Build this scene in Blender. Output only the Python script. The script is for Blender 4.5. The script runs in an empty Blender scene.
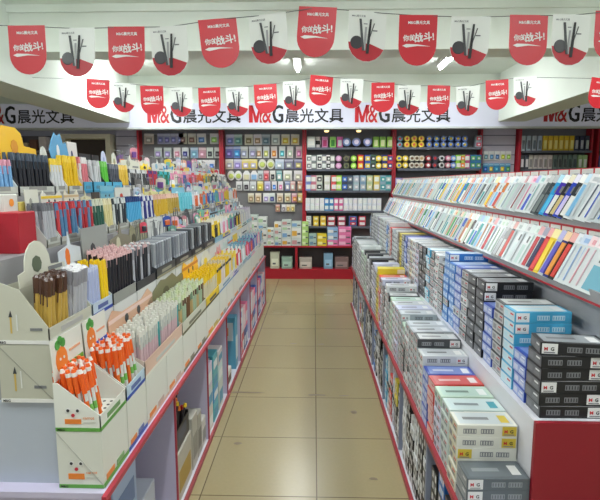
import bpy, math, random
from mathutils import Matrix, Vector
S = bpy.context.scene
COL = S.collection
R = random.Random(7)
# ---------------------------------------------------------------- camera, world, light, exposure
CAM_H, FPX = 1.6, 500.0
pitch = math.atan(67/FPX); yaw = math.atan(14/FPX*math.cos(pitch))
cam = bpy.data.objects.new('camera', bpy.data.cameras.new('camera')); COL.objects.link(cam)
cam.data.lens = 36*FPX/600; cam.data.sensor_width = 36; cam.data.sensor_fit = 'HORIZONTAL'
cam.data.clip_start = .05; cam.data.clip_end = 60
cam.location = (0, 0, CAM_H); cam.rotation_euler = (math.pi/2-pitch, 0, yaw)
S.camera = cam
w = bpy.data.worlds.new('world'); S.world = w; w.use_nodes = True
w.node_tree.nodes['Background'].inputs[0].default_value = (.90, .97, 1, 1)
w.node_tree.nodes['Background'].inputs[1].default_value = .6
S.view_settings.view_transform = 'Standard'; S.view_settings.look = 'None'
S.view_settings.gamma = 1; S.view_settings.use_curve_mapping = False
S.view_settings.exposure = 0.14
TUBES = [(-.24, 7.0), (1.8, 6.9), (-2.6, 6.9), (-.2, 3.4), (2.1, 3.4), (-2.4, 3.4), (-.2, .6), (2.1, .6), (-2.4, .6)]
TUBE_W = 24

# ---------------------------------------------------------------- materials
def lin(c):
    c = c/255
    return c/12.92 if c <= .04045 else ((c+.055)/1.055)**2.4
_m = {}
def M(r, g, b, rough=.5, emit=0, metal=0, noise=0, name=None):
    k = (r, g, b, rough, emit, metal, noise)
    if k in _m: return _m[k]
    m = bpy.data.materials.new(name or 'paint_%d_%d_%d' % (r, g, b)); m.use_nodes = True
    n = m.node_tree; p = n.nodes['Principled BSDF']
    c = (lin(r), lin(g), lin(b), 1)
    p.inputs['Base Color'].default_value = c
    p.inputs['Roughness'].default_value = rough; p.inputs['Metallic'].default_value = metal
    if emit:
        p.inputs['Emission Color'].default_value = c; p.inputs['Emission Strength'].default_value = emit
    if noise:
        t = n.nodes.new('ShaderNodeTexNoise'); t.inputs['Scale'].default_value = 3; t.inputs['Detail'].default_value = 4
        tc = n.nodes.new('ShaderNodeTexCoord'); n.links.new(tc.outputs['Object'], t.inputs['Vector'])
        mx = n.nodes.new('ShaderNodeMix'); mx.data_type = 'RGBA'
        mx.inputs[6].default_value = tuple(x*(1-noise) for x in c[:3])+(1,); mx.inputs[7].default_value = tuple(min(1, x*(1+noise)) for x in c[:3])+(1,)
        n.links.new(t.outputs['Fac'], mx.inputs[0]); n.links.new(mx.outputs[2], p.inputs['Base Color'])
    _m[k] = m
    return m
def floor_mat():
    m = bpy.data.materials.new('floor_tile'); m.use_nodes = True; n = m.node_tree; p = n.nodes['Principled BSDF']
    tc = n.nodes.new('ShaderNodeTexCoord'); mp = n.nodes.new('ShaderNodeMapping')
    mp.inputs['Location'].default_value = (-.02+.6*20, .02+.6*20, 0)
    n.links.new(tc.outputs['Object'], mp.inputs['Vector'])
    b = n.nodes.new('ShaderNodeTexBrick'); b.offset = 0; b.squash = 1
    b.inputs['Scale'].default_value = 1; b.inputs['Brick Width'].default_value = .6; b.inputs['Row Height'].default_value = .6
    b.inputs['Mortar Size'].default_value = .0035; b.inputs['Mortar Smooth'].default_value = .3
    b.inputs['Color1'].default_value = (lin(162), lin(149), lin(112), 1); b.inputs['Color2'].default_value = (lin(157), lin(144), lin(108), 1)
    b.inputs['Mortar'].default_value = (lin(96), lin(82), lin(58), 1)
    n.links.new(mp.outputs[0], b.inputs['Vector'])
    t = n.nodes.new('ShaderNodeTexNoise'); t.inputs['Scale'].default_value = 55; t.inputs['Detail'].default_value = 6
    n.links.new(tc.outputs['Object'], t.inputs['Vector'])
    t2 = n.nodes.new('ShaderNodeTexNoise'); t2.inputs['Scale'].default_value = 1.1; t2.inputs['Detail'].default_value = 2
    n.links.new(tc.outputs['Object'], t2.inputs['Vector'])
    ad = n.nodes.new('ShaderNodeMath'); ad.operation = 'ADD'; n.links.new(t.outputs['Fac'], ad.inputs[0]); n.links.new(t2.outputs['Fac'], ad.inputs[1])
    rg = n.nodes.new('ShaderNodeMapRange'); rg.inputs[1].default_value = .6; rg.inputs[2].default_value = 1.4; rg.inputs[3].default_value = .95; rg.inputs[4].default_value = 1.04
    n.links.new(ad.outputs[0], rg.inputs[0])
    mx = n.nodes.new('ShaderNodeVectorMath'); mx.operation = 'SCALE'
    n.links.new(b.outputs['Color'], mx.inputs[0]); n.links.new(rg.outputs[0], mx.inputs['Scale'])
    n.links.new(mx.outputs[0], p.inputs['Base Color'])
    r2 = n.nodes.new('ShaderNodeMapRange'); r2.inputs[3].default_value = .26; r2.inputs[4].default_value = .28
    n.links.new(t2.outputs['Fac'], r2.inputs[0]); n.links.new(r2.outputs[0], p.inputs['Roughness'])
    bp = n.nodes.new('ShaderNodeBump'); bp.inputs['Strength'].default_value = .25; bp.inputs['Distance'].default_value = .002; bp.invert = True
    n.links.new(b.outputs['Fac'], bp.inputs['Height']); n.links.new(bp.outputs[0], p.inputs['Normal'])
    return m
WHITE = M(225, 226, 222); PAPER = M(218, 220, 214, .45); CARD = M(196, 197, 186); BLACK = M(28, 28, 31, .4); DARK = M(60, 62, 66)
RED = M(172, 26, 44, .35); REDP = M(200, 36, 46, .4); LAV = M(196, 190, 214, .4); GREYM = M(120, 122, 124); PRINT = M(96, 98, 102)
SHELFW = M(205, 206, 214, .35)

# ---------------------------------------------------------------- mesh helpers
class MB:
    def __init__(s): s.v = []; s.f = []; s.mi = []; s.mats = []
    def m(s, mat):
        if mat not in s.mats: s.mats.append(mat)
        return s.mats.index(mat)
    def add(s, vs, fs, mat, T=None):
        o = len(s.v); k = s.m(mat)
        s.v += [tuple(T @ Vector(p)) for p in vs] if T else [tuple(p) for p in vs]
        for f in fs: s.f.append([i+o for i in f]); s.mi.append(k)
        return s
    def box(s, x0, y0, z0, x1, y1, z1, mat, T=None):
        vs = [(x, y, z) for z in (z0, z1) for y in (y0, y1) for x in (x0, x1)]
        return s.add(vs, [(0, 2, 3, 1), (4, 5, 7, 6), (0, 1, 5, 4), (2, 6, 7, 3), (0, 4, 6, 2), (1, 3, 7, 5)], mat, T)
    def bev(s, x0, y0, z0, x1, y1, z1, mat, b=.004, T=None):      # box with chamfered vertical and top edges
        c = [(x0+b, y0), (x1-b, y0), (x1, y0+b), (x1, y1-b), (x1-b, y1), (x0+b, y1), (x0, y1-b), (x0, y0+b)]
        c2 = [(x0+2*b, y0+b), (x1-2*b, y0+b), (x1-b, y0+2*b), (x1-b, y1-2*b), (x1-2*b, y1-b), (x0+2*b, y1-b), (x0+b, y1-2*b), (x0+b, y0+2*b)]
        vs = [(x, y, z0) for x, y in c]+[(x, y, z1-b) for x, y in c]+[(x, y, z1) for x, y in c2]
        fs = [tuple(reversed(range(8))), tuple(range(16, 24))]
        for L in (0, 8): fs += [(L+i, L+(i+1) % 8, L+8+(i+1) % 8, L+8+i) for i in range(8)]
        return s.add(vs, fs, mat, T)
    def prism(s, pts, h0, h1, mat, axis='y', T=None):   # outline in the two other axes, extruded along axis
        P = {'y': lambda a, b, h: (a, h, b), 'x': lambda a, b, h: (h, a, b), 'z': lambda a, b, h: (a, b, h)}[axis]
        n = len(pts); vs = [P(a, b, h0) for a, b in pts]+[P(a, b, h1) for a, b in pts]
        fs = [tuple(range(n)), tuple(reversed(range(n, 2*n)))]+[(i, n+i, n+(i+1) % n, (i+1) % n) for i in range(n)]
        return s.add(vs, fs, mat, T)
    def cyl(s, p0, p1, r0, r1, mat, n=8, T=None):
        p0, p1 = Vector(p0), Vector(p1); q = (p1-p0).to_track_quat('Z', 'Y').to_matrix()
        vs = []
        for p, r in ((p0, r0), (p1, r1)):
            for i in range(n):
                a = 2*math.pi*i/n; vs.append(p+q @ Vector((r*math.cos(a), r*math.sin(a), 0)))
        fs = [tuple(reversed(range(n))), tuple(range(n, 2*n))]+[(i, (i+1) % n, n+(i+1) % n, n+i) for i in range(n)]
        return s.add(vs, fs, mat, T)
    def quad(s, pts, mat, T=None): return s.add(pts, [tuple(range(len(pts)))], mat, T)
    def text(s, body, size, mat, T, off=0, ext=0):
        v, f = glyphs(body, off, ext)
        return s.add([(a*size, b*size, c*size) for a, b, c in v], f, mat, T)
    def mesh(s, name):
        me = bpy.data.meshes.new(name); me.from_pydata(s.v, [], s.f)
        for m in s.mats: me.materials.append(m)
        me.polygons.foreach_set('material_index', s.mi); me.update()
        return me
    def build(s, name, parent=None, **kw): return put(name, s.mesh(name), parent, **kw)
_g = {}
def glyphs(body, off=0, ext=0):
    k = (body, off, ext)
    if k not in _g:
        c = bpy.data.curves.new('t', 'FONT'); c.body = body; c.size = 1; c.offset = off; c.extrude = ext; c.resolution_u = 2
        o = bpy.data.objects.new('t', c); COL.objects.link(o); bpy.context.view_layer.update()
        me = bpy.data.meshes.new_from_object(o.evaluated_get(bpy.context.evaluated_depsgraph_get()))
        _g[k] = ([tuple(v.co) for v in me.vertices], [tuple(p.vertices) for p in me.polygons])
        bpy.data.objects.remove(o); bpy.data.meshes.remove(me)
    return _g[k]
def twidth(body, off=0):
    v = glyphs(body, off)[0]; return max(p[0] for p in v)
def put(name, me, parent=None, loc=(0, 0, 0), rot=(0, 0, 0), label=None, cat=None, group=None, kind=None):
    o = bpy.data.objects.new(name, me); COL.objects.link(o); o.location = loc; o.rotation_euler = rot
    if parent: o.parent = parent
    if label: o['label'] = label
    if cat: o['category'] = cat
    if group: o['group'] = group
    if kind: o['kind'] = kind
    return o
def thing(name, label, cat, loc=(0, 0, 0), rot=(0, 0, 0), group=None):
    return put(name, None, None, loc, rot, label, cat, group)
def struct(name, mb): return mb.build(name, kind='structure')
ORD = ['', 'first', 'second', 'third', 'fourth', 'fifth', 'sixth', 'seventh', 'eighth', 'ninth', 'tenth', 'eleventh', 'twelfth']
def ordn(n):
    if n < 13: return ORD[n]
    return '%d%s' % (n, 'th' if 10 < n % 100 < 20 else {1: 'st', 2: 'nd', 3: 'rd'}.get(n % 10, 'th'))
def facing(x, y, z, flip=False):                       # text lying in a plane facing -Y
    return Matrix.Translation((x, y, z)) @ Matrix.Rotation(math.pi/2, 4, 'X')
def jit(c, a=14): return tuple(max(0, min(255, int(v+R.uniform(-a, a)))) for v in c)

# ================================================================ STRUCTURE
struct('floor', MB().box(-7, -3, -.05, 7, 8.9, 0, floor_mat()))
CEIL = M(226, 234, 224, .8, noise=.04)
struct('ceiling', MB().box(-7, -3, 3.3, 7, 8.9, 3.4, CEIL))
struct('ceiling_beam', MB().bev(-2.969, 5.03, 2.87, 2.899, 5.36, 3.31, CEIL, .002))
struct('ceiling_beam', MB().box(-7, 8.22, 2.87, 7, 8.6, 3.31, CEIL))
for a, b in ((-3.5, -2.97), (2.9, 3.32)): struct('ceiling_beam', MB().box(a, -1, 2.56, b, 8.17, 3.31, CEIL))
struct('trim_1', MB().box(-2.969, 4.995, 3.23, 2.899, 5.029, 3.3, CEIL))
struct('wall_back', MB().box(-7, 8.75, 0, 7, 8.9, 3.3, M(188, 188, 194, .7)))
struct('wall_left', MB().box(-7.1, -3, 0, -7, 8.9, 3.3, M(200, 202, 200, .7)))
struct('wall_right', MB().box(7, -3, 0, 7.1, 8.9, 3.3, M(200, 202, 200, .7)))
for i, (x, y) in enumerate(TUBES):
    pos = ['far centre', 'far right', 'far left', 'middle', 'middle right', 'middle left', 'nearest central', 'nearest right', 'nearest left'][i]
    t = thing('ceiling_light', 'white fluorescent tube light fixed to the ceiling, %s one' % pos, 'light', (x, y, 3.3), group='fluorescent ceiling tubes')
    MB().bev(-.05, -.62, -.05, .05, .62, 0, WHITE, .004).build('fixture', t)
    MB().cyl((0, -.58, -.075), (0, .58, -.075), .022, .022, M(250, 252, 255, .4, emit=34), 10).build('tube', t)
    l = bpy.data.lights.new('tube_light', 'AREA'); l.shape = 'RECTANGLE'; l.size = .12; l.size_y = 1.15; l.energy = TUBE_W; l.color = (.95, 1, 1)
    lo = bpy.data.objects.new('tube_light', l); COL.objects.link(lo); lo.parent = t; lo.location = (0, 0, -.105)
sc_ = [(.02, 3.63, .10, .02), (.23, 3.62, .05, .015), (-.52, 3.66, .16, .02), (.29, 3.35, .03, .03), (-.47, 2.9, .035, .02), (-.2, 4.85, .04, .02), (.08, 4.84, .04, .02), (.33, 2.55, .03, .02)]
for k_, (x, y, a, b) in enumerate(sc_):
    mb = MB(); pts = [(x+a*(.6+.5*R.random())*math.cos(t*.7), y+b*(.5+.6*R.random())*math.sin(t*.7), .0008) for t in range(9)]
    mb.quad(pts, M(120, 104, 80, .5)); mb.build('scuff_mark', label=['long thin scuff on the middle floor joint', 'short scuff beside the middle floor joint, right side', 'long scuff on the floor near the left shelf', 'dark spot on the floor near the right shelf', 'dark spot on the nearer left floor tile', 'small far scuff left of the floor joint', 'small far scuff right of the floor joint', 'dark spot on the nearest right floor tile'][k_], cat='floor mark', group='dark scuff marks on the aisle floor')

# ---------------------------------------------------------------- fascia sign
sg = thing('shop_sign', 'long white fascia board with repeated red and black lettering above wall shelves', 'sign', (0, 8.22, 2.49))
MB().box(-6.9, -.02, 0, 6.9, .1, .375, M(214, 215, 232, .35, emit=.1)).build('panel', sg)
MB().box(-6.9, -.035, -.03, 6.9, .1, -.001, M(200, 205, 206)).build('bottom_rail', sg)
SC_ = .0166
for k, x in enumerate([152, 251, 353, 532, -11, -110, 630]):
    X0 = (x-314)*SC_; mb = MB()
    fit = lambda ch, x, y, w_, h_, m, off: mb.text(ch, 1, m, facing(X0+x, y, .07) @ Matrix.Diagonal((w_/twidth(ch, off), h_/max(p[1] for p in glyphs(ch, off)[0]), 1, 1)), off)
    T_ = Matrix.Translation((X0, 0, .07)) @ Matrix.Diagonal((.235, 1, .27, 1))
    for P_ in ([(0, 0), (.26, 0), (.26, 1), (0, 1)], [(.74, 0), (1, 0), (1, 1), (.74, 1)], [(.26, 1), (.16, 1), (.4, .0), (.5, .0), (.5, .35)], [(.74, 1), (.84, 1), (.6, .0), (.5, .0), (.5, .35)]): mb.prism(P_, -.0236, -.0206, REDP, T=T_)
    fit('&', .19, -.0245, .20, .30, WHITE, .02); fit('&', .208, -.026, .155, .27, REDP, .01); fit('G', .365, -.028, .175, .275, BLACK, .008); fit('G', .378, -.0282, .175, .27, BLACK, .008)
    mb.text('晨光文具', .93/twidth('晨光文具'), BLACK, facing(X0+.575, -.026, .088), .014)
    mb.build('lettering', sg)

for k, x in enumerate((.2, .72)):
    dl = thing('spotlight', 'small warm spotlight under the white fascia, %s of two' % ('right' if k else 'left'), 'light', (x, 8.3, 2.459))
    MB().cyl((0, 0, -.02), (0, 0, 0), .05, .05, WHITE, 12).build('housing', dl); MB().cyl((0, 0, -.04), (0, 0, -.0201), .03, .04, M(250, 214, 140, .4, emit=2.5), 12).build('bulb', dl)
# ---------------------------------------------------------------- bunting flags
def flag_mesh(kind, W=.203, H=.256, glare=False):
    mb = MB(); r = W/2; T = .0015; n = 14
    pts = [(-r, 0)]+[(-r*math.cos(math.pi*i/n), -(H-r)-r*math.sin(math.pi*i/n)) for i in range(n+1)]+[(r, 0)]
    if kind == 'red':
        mb.prism(pts, -T, T, M(196, 34, 46, .42))
        mb.text('M&G晨光文具', .019, WHITE, facing(-.055, -.003, -.045), .025)
        t = facing(-.078, -.003, -.13) @ Matrix.Rotation(.05, 4, 'Z')
        mb.text('你的', .034, WHITE, t, .022); mb.text('战斗!', .048, WHITE, facing(-.018, -.003, -.134) @ Matrix.Rotation(.1, 4, 'Z'), .028)
        mb.prism([(-.082, -.155), (-.06, -.146), (.0, -.148), (.07, -.158), (.0, -.156), (-.06, -.164)], -.003, -.0028, WHITE)
    else:
        mb.prism(pts, -T, T, M(222, 226, 220, .4))
        rp = [(-r*math.cos(a), -(H-r)-r*math.sin(a)) for a in [math.radians(d) for d in (2, 20, 40, 60, 80, 100, 120, 140, 158)]]
        mb.prism([(p[0]*.985, p[1]+.0005) for p in rp]+[(.02, -H+r-.01)], -.0022, -.0016, M(176, 30, 44, .4))
        mb.cyl((-.055, -.0022, -H+r-.005), (-.055, -.004, -H+r-.005), .034, .030, M(62, 62, 66, .3), 18)
        mb.prism([(-.045, -.04), (-.033, -.04), (-.012, -.2), (-.024, -.2)], -.006, -.003, M(70, 72, 74))
        mb.prism([(.012, -.04), (.022, -.04), (.012, -.215), (-.004, -.215)], -.007, -.004, M(34, 34, 36))
        mb.prism([(.034, -.06), (.04, -.06), (.018, -.13), (.014, -.13)], -.005, -.003, M(90, 92, 94))
        mb.prism([(-.012, -.08), (-.002, -.08), (-.006, -.2), (-.018, -.2)], -.005, -.003, M(158, 160, 160))
        mb.text('M&G晨光文具', .012, PRINT, facing(-.085, -.003, -.03), .005)
        mb.box(.03, -.003, -.1, .055, -.0025, -.094, PRINT); mb.box(-.04+.02, -.003, -.066, 0, -.0025, -.062, PRINT)
    return mb.mesh('pennant')
FM = {k: flag_mesh(k) for k in ('red', 'white')}
def bunting(Y, items, sc, rowname):
    last = None; px0 = []
    for i, (x, ytop, kind, tilt) in enumerate(items):
                # height of the string above the floor
        u = (x-300)/500; v = (ytop-250)/500; cp, sp = math.cos(pitch), math.sin(pitch); fw = cp-v*sp; X = Y*(u*math.cos(yaw)-fw*math.sin(yaw))/(u*math.sin(yaw)+fw*math.cos(yaw)); Z = CAM_H-(sp+v*cp)/(cp-v*sp)*Y
        px0.append((X, Z))
        side = 'leftmost' if i == 0 else '%s from left' % ordn(i+1)
        put('pennant_flag', FM[kind], None, (X, Y, Z), (R.uniform(-.05, .05), tilt, R.uniform(-.12, .12)),
            ('red pennant flag with white brush lettering, %s in the %s string' if kind == 'red' else 'white pennant flag printed with pens and black ball, %s in the %s string') % (side, rowname), 'flag', group='%s string of pennants' % rowname).scale = (sc,)*3
    mb = MB(); P = [(px0[0][0]-.6, px0[0][1]+.02)]+px0+[(px0[-1][0]+.6, px0[-1][1]+.03)]
    for (a, b), (c, d) in zip(P, P[1:]): mb.cyl((a, Y+.004, b-.002), (c, Y+.004, d-.002), .0022, .0022, M(88, 92, 90), 5)
    mb.build('bunting_cord', label='thin grey cord holding the %s row of pennants' % rowname, cat='cord')
R1 = [(26, 23, 'red', 0), (76.5, 26, 'white', .01), (126, 25, 'red', .02), (168, 25, 'white', -.03), (217, 18, 'red', -.1), (267, 14, 'white', -.08), (318, 7, 'red', .08), (368, 12, 'white', .03), (418.5, 16, 'red', .0), (471, 18, 'white', .03), (529, 17, 'red', 0), (572, 17, 'white', .0), (616, 13, 'red', .0)]
bunting(2.8, R1, 1.0, 'nearer')
R2 = [(98, 78, 'red', .05), (124, 82, 'white', .05), (151.5, 85, 'red', 0), (181, 87, 'white', 0), (209, 87, 'red', -.02), (237, 87, 'white', -.04), (265, 84, 'red', -.05), (294, 81, 'white', -.04), (322, 76, 'red', .08), (352, 79, 'white', .02), (383, 83, 'red', 0), (409, 86, 'white', 0), (439, 86, 'red', 0), (468, 87, 'white', -.03), (497, 81, 'red', -.06), (525, 78, 'white', -.05), (603, 80, 'red', .1)]
bunting(4.6, R2, 1.0, 'farther')

# ================================================================ WALL SHELVING
YW = 8.62
wx = lambda x: (x-314)*.01735
wz = lambda y: 1.6+(183-y)*.01680
BACK = M(118, 118, 120, .6, noise=.05)
posts = [142, 224, 304.6, 390.7, 474.5]
def bay(x0, x1, label, shelves, right=True):
    t = thing('wall_shelving', label, 'shelving unit', ((wx(x0)+wx(x1))/2, YW, 0), group='red framed shelving along the back wall')
    h = (wx(x1)-wx(x0))/2-.002
    MB().box(-h, .06, .05, h, .1, 2.55, BACK).build('back_panel', t)
    MB().box(-h, -.12, 0, -h+.032, .059, 2.55, RED).build('side_post', t)
    if right: MB().box(h-.032, -.12, 0, h, .059, 2.55, RED).build('side_post', t)
    for z in shelves:
        mb = MB(); mb.box(-h+.052, -.2, z-.03, h-.052, .058, z, M(70, 72, 76)); mb.box(-h+.052, -.206, z-.032, h-.052, -.2, z+.004, M(88, 92, 104)); mb.build('shelf', t)
    return t
b1 = bay(142, 224, 'red posted wall bay of hanging stationery packs, first full bay from left', [])
b2 = bay(224, 304.6, 'red posted wall bay with rows of hanging blister packs, above the stacked cartons', [])
sh3 = [wz(148.5), wz(169.5), wz(190.5), wz(210.5), wz(222), wz(229)]
b3 = bay(304.6, 390.7, 'red posted wall bay with shelves of tapes and clips, at the aisle end', [z-0 for z in sh3[:4]]+[wz(226)])
b4 = bay(390.7, 474.5, 'red posted wall bay of mugs and toys behind right gondola', [wz(148.5), wz(169), wz(190)])
b5 = bay(509, 578, 'red posted wall bay of staplers, right of the slatted panel', [wz(152), wz(169.5)])
b6 = bay(582, 690, 'red posted wall bay cut by the right edge of the photo', [wz(152), wz(169.5)])
for n, x0, x1 in (('slatted panel between wall bays with small packets hanging on it', 476, 508), ('pale slatted panel left of the first wall bay', 119, 141)):
    t = thing('slat_panel', n, 'wall panel', (wx((x0+x1)/2), YW, 0)); h = wx(x1)/2-wx(x0)/2-.004
    MB().box(-h, 0, .0, h, .1, 2.5, M(184, 180, 194)).build('board', t)
    for k in range(12): MB().box(-h, -.006, 2.38-k*.16, h, -.0005, 2.395-k*.16, M(108, 104, 120)).build('groove_strip', t)
# doorway and dark shelves on the far left
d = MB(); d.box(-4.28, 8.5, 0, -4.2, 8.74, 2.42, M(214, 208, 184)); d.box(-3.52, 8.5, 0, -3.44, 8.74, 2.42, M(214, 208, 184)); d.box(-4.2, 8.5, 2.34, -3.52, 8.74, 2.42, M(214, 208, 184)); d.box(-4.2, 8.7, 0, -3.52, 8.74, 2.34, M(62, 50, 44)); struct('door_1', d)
t = thing('storage_shelf', 'dark wall shelf with cartons behind the left displays', 'shelf', (-5.2, 8.6, 0))
MB().box(-.8, .05, 0, .8, .12, 2.4, M(110, 104, 104)).build('back_panel', t)
for k in range(4): MB().box(-.8, -.2, 2.12-k*.3, .8, .049, 2.14-k*.3, M(150, 140, 132)).build('shelf', t)
for k in range(9):
    MB().box(-.06, -.08, 0, .06, .08, .13+.05*(k % 3), M(*jit([(190, 180, 160), (120, 90, 80), (200, 200, 205)][k % 3]))).build('carton', loc=(-5.85+k*.16, 8.53, 2.141), label='small carton on the dark far-left shelf, %s from left' % ordn(k+1), cat='carton', group='cartons on far left shelf')

# hanging packs ------------------------------------------------
def pack_mesh(W, H, c1, c2, style):
    mb = MB(); h = H/2; w_ = W/2
    hdr = M(*[int(120+v*.5) for v in c1], .35)
    if style == 'round':
        pts = [(w_*math.cos(a*math.pi/8), -h+h+h*math.sin(a*math.pi/8)) for a in range(16)]
        mb.prism(pts, 0, .006, hdr); mb.cyl((0, 0, -h*.1), (0, -.03, -h*.1), w_*.7, w_*.55, M(*c2, .3), 12)
    elif style == 'tag':
        mb.prism([(-w_, -h), (w_, -h), (w_, h*.4), (w_*.4, h), (-w_*.4, h), (-w_, h*.4)], 0, .006, hdr)
        mb.bev(-w_*.7, -.025, -h*.8, w_*.7, -.001, h*.2, M(*c2, .3), .003)
    else:
        mb.prism([(-w_, -h), (w_, -h), (w_, h*.9), (w_*.9, h), (-w_*.9, h), (-w_, h*.9)], 0, .006, M(*c1, .35))
        mb.box(-w_*.98, -.0015, h*.55, w_*.98, 0, h*.9, hdr)
        mb.bev(-w_*.62, -.02, -h*.7, w_*.62, -.001, h*.25, M(*c2, .25), .004)
        mb.box(-w_*.4, -.022, -h*.5, w_*.3, -.0205, -h*.1, M(*[min(255, v+60) for v in c2], .3))
    return mb
def lite(c, k=.36): return tuple(int(v+(225-v)*k) for v in c)
def hang(bayt, bayname, rows, H0):
    for ri, (y, H, items) in enumerate(rows):
        zc = wz(y); Hm = H*.0168
        x0 = min(i[0] for i in items); x1 = max(i[0] for i in items)
        MB().box(wx(x0-4)-bayt.location.x, .028, zc+Hm*.46, wx(x1+4)-bayt.location.x, .0595, zc+Hm*.46+.012, M(150, 150, 152, .3, metal=.6)).build('hook_rail', bayt)
        for k, it in enumerate(items):
            x, wpx, c1, c2 = it[:4]; st = it[4] if len(it) > 4 else 'rect'
            o = pack_mesh(wpx*.0184, Hm*1.06, jit(lite(c1), 6), jit(lite(c2, .15), 6), st).build('blister_pack', loc=(wx(x), YW+.02, zc), rot=(0, R.uniform(-.03, .03), 0),
                label='%s hanging pack, %s from left in the %s row of %s' % (cname(c2), ordn(k+1), ordn(ri+1), bayname), cat='blister pack', group='hanging packs in %s' % bayname)
NAMES = {'white': (225, 225, 222), 'pale grey': (180, 184, 188), 'grey': (120, 122, 126), 'black': (38, 38, 42), 'navy': (45, 50, 120), 'blue': (60, 110, 195), 'light blue': (120, 180, 220), 'teal': (60, 150, 150), 'green': (90, 160, 90), 'yellow-green': (190, 205, 90), 'yellow': (232, 200, 60), 'orange': (235, 130, 50), 'red': (195, 45, 55), 'pink': (225, 130, 165), 'lavender': (160, 145, 205), 'cream': (220, 210, 170), 'tan': (175, 145, 100), 'brown': (95, 70, 50)}
def cname(c): return min(NAMES, key=lambda n: sum((a-b)**2 for a, b in zip(NAMES[n], c)))
N = NAMES
def rr(xs, w_, cols, st='rect'): return [(x, w_, cols[i][0], cols[i][1], st) for i, x in enumerate(xs)]
def zx(*a): return [220+v/6.667 for v in a]
W_, PG = N['white'], N['pale grey']
rows2 = [
 (139.5, 10, rr(zx(78, 130, 200, 258, 313, 375, 440, 503), 7.6, [((150, 165, 215), (90, 120, 200)), ((130, 180, 170), (80, 150, 140)), (N['cream'], (140, 120, 80)), (W_, N['tan']), ((120, 140, 160), (90, 120, 140)), (W_, PG), ((230, 215, 170), N['yellow']), ((230, 215, 170), N['yellow'])])),
 (152, 11, rr(zx(70, 122, 168, 225), 7, [((60, 60, 150), (90, 80, 170)), ((50, 90, 190), (40, 140, 210)), (PG, (150, 155, 190)), (PG, (150, 155, 190))])+rr(zx(265, 313, 365, 418, 470, 528), 5.6, [(W_, N['tan']), (W_, N['yellow-green']), (W_, N['orange']), (W_, (70, 180, 180)), (W_, (190, 215, 190)), ((200, 150, 175), (190, 110, 150))])),
 (164, 9.5, rr(zx(70, 125, 178, 228), 7.3, [(N['cream'], PG), ((170, 160, 210), (150, 130, 205)), (N['yellow'], (200, 190, 220)), (N['yellow'], (190, 180, 215))])+rr(zx(287, 342), 7.5, [(N['cream'], N['yellow-green'])]*2, 'round')+rr(zx(400, 462, 525), 8, [((170, 195, 210), (190, 205, 210)), ((60, 60, 110), (160, 165, 160)), ((60, 60, 110), (180, 175, 110))])),
 (175.5, 9.5, rr(zx(80, 128), 7, [(W_, N['yellow-green'])]*2, 'round')+rr(zx(182, 232), 6.6, [(W_, N['cream']), (W_, N['light blue'])], 'tag')+rr(zx(275, 312, 355, 398), 5, [(PG, N['grey']), ((210, 90, 100), N['red']), (W_, N['black']), ((60, 160, 160), W_)])+rr(zx(453, 523), 8, [(W_, (190, 195, 165))]*2)),
 (186, 9, rr(zx(132, 180, 225, 272, 320), 5.6, [(W_, N['grey']), (W_, N['black']), (W_, PG), (N['yellow'], (220, 210, 50)), ((190, 180, 225), N['lavender'])])+rr(zx(365, 407, 452, 487, 535), 4.6, [(W_, N['blue']), (W_, N['pink']), ((90, 110, 170), W_), ((220, 130, 140), W_), ((200, 120, 90), N['cream'])])),
 (198, 9, rr(zx(210, 258, 310, 350, 402, 453, 500, 533), 5.6, [(N['cream'], N['tan']), (N['cream'], N['tan']), (W_, N['lavender']), (W_, N['navy']), (N['cream'], N['tan']), (N['cream'], N['tan']), (N['pink'], N['orange']), (N['yellow'], N['cream'])])),
 (208.5, 7, rr([278, 284, 288.5, 293], 4, [((190, 90, 70), N['tan']), (W_, N['grey']), (N['cream'], (190, 150, 60)), (N['cream'], (190, 150, 60))])),
]
hang(b2, 'the middle wall bay', rows2, 0)
rows1 = [
 (138.5, 10, [(151.5, 9, (190, 185, 160), (150, 150, 140))]+[(163+k*6.5, 6, (130, 135, 190), (110, 115, 180)) for k in range(4)]+[(185, 7.5, N['cream'], (110, 70, 60)), (194, 7.5, N['cream'], (110, 70, 60)), (203.5, 8.5, W_, N['blue']), (216, 8, W_, (140, 190, 70))]),
 (152.5, 10, [(160, 7, PG, N['lavender']), (169.5, 7, PG, N['lavender']), (179, 6.5, W_, N['pink']), (187, 6.5, W_, N['navy']), (196, 7, (120, 170, 200), (110, 180, 200)), (204, 7, (200, 130, 150), (220, 150, 170)), (211.5, 6, W_, N['black']), (219, 6, W_, N['black'])]),
 (165, 10, [(200+k*6.5, 6, W_, c) for k, c in enumerate([N['yellow'], N['light blue'], N['blue']])]),
 (177, 10, [(196+k*6.5, 6, W_, c) for k, c in enumerate([N['pink'], N['lavender'], N['cream'], N['light blue']])]),
 (189, 10, [(210+k*6, 5.5, W_, c) for k, c in enumerate([N['green'], N['pink']])]),
]
hang(b1, 'the leftmost wall bay', rows1, 0)
sp = [o for o in COL.objects if o.name.startswith('slat_panel')]
rowsS = [(156, 9, [(480+k*5.4, 5, W_, c) for k, c in enumerate([(110, 150, 160), (90, 140, 180), (70, 110, 160), (190, 200, 70), (150, 190, 90)])]),
         (168, 9, [(480+k*5.4, 5, (60, 150, 200), c) for k, c in enumerate([N['blue'], (230, 190, 80), (80, 170, 210), N['yellow'], N['green']])]),
         (180, 9, [(480+k*5.4, 5, (60, 150, 200), c) for k, c in enumerate([N['blue'], (230, 190, 80), (80, 170, 210)])])]
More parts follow.
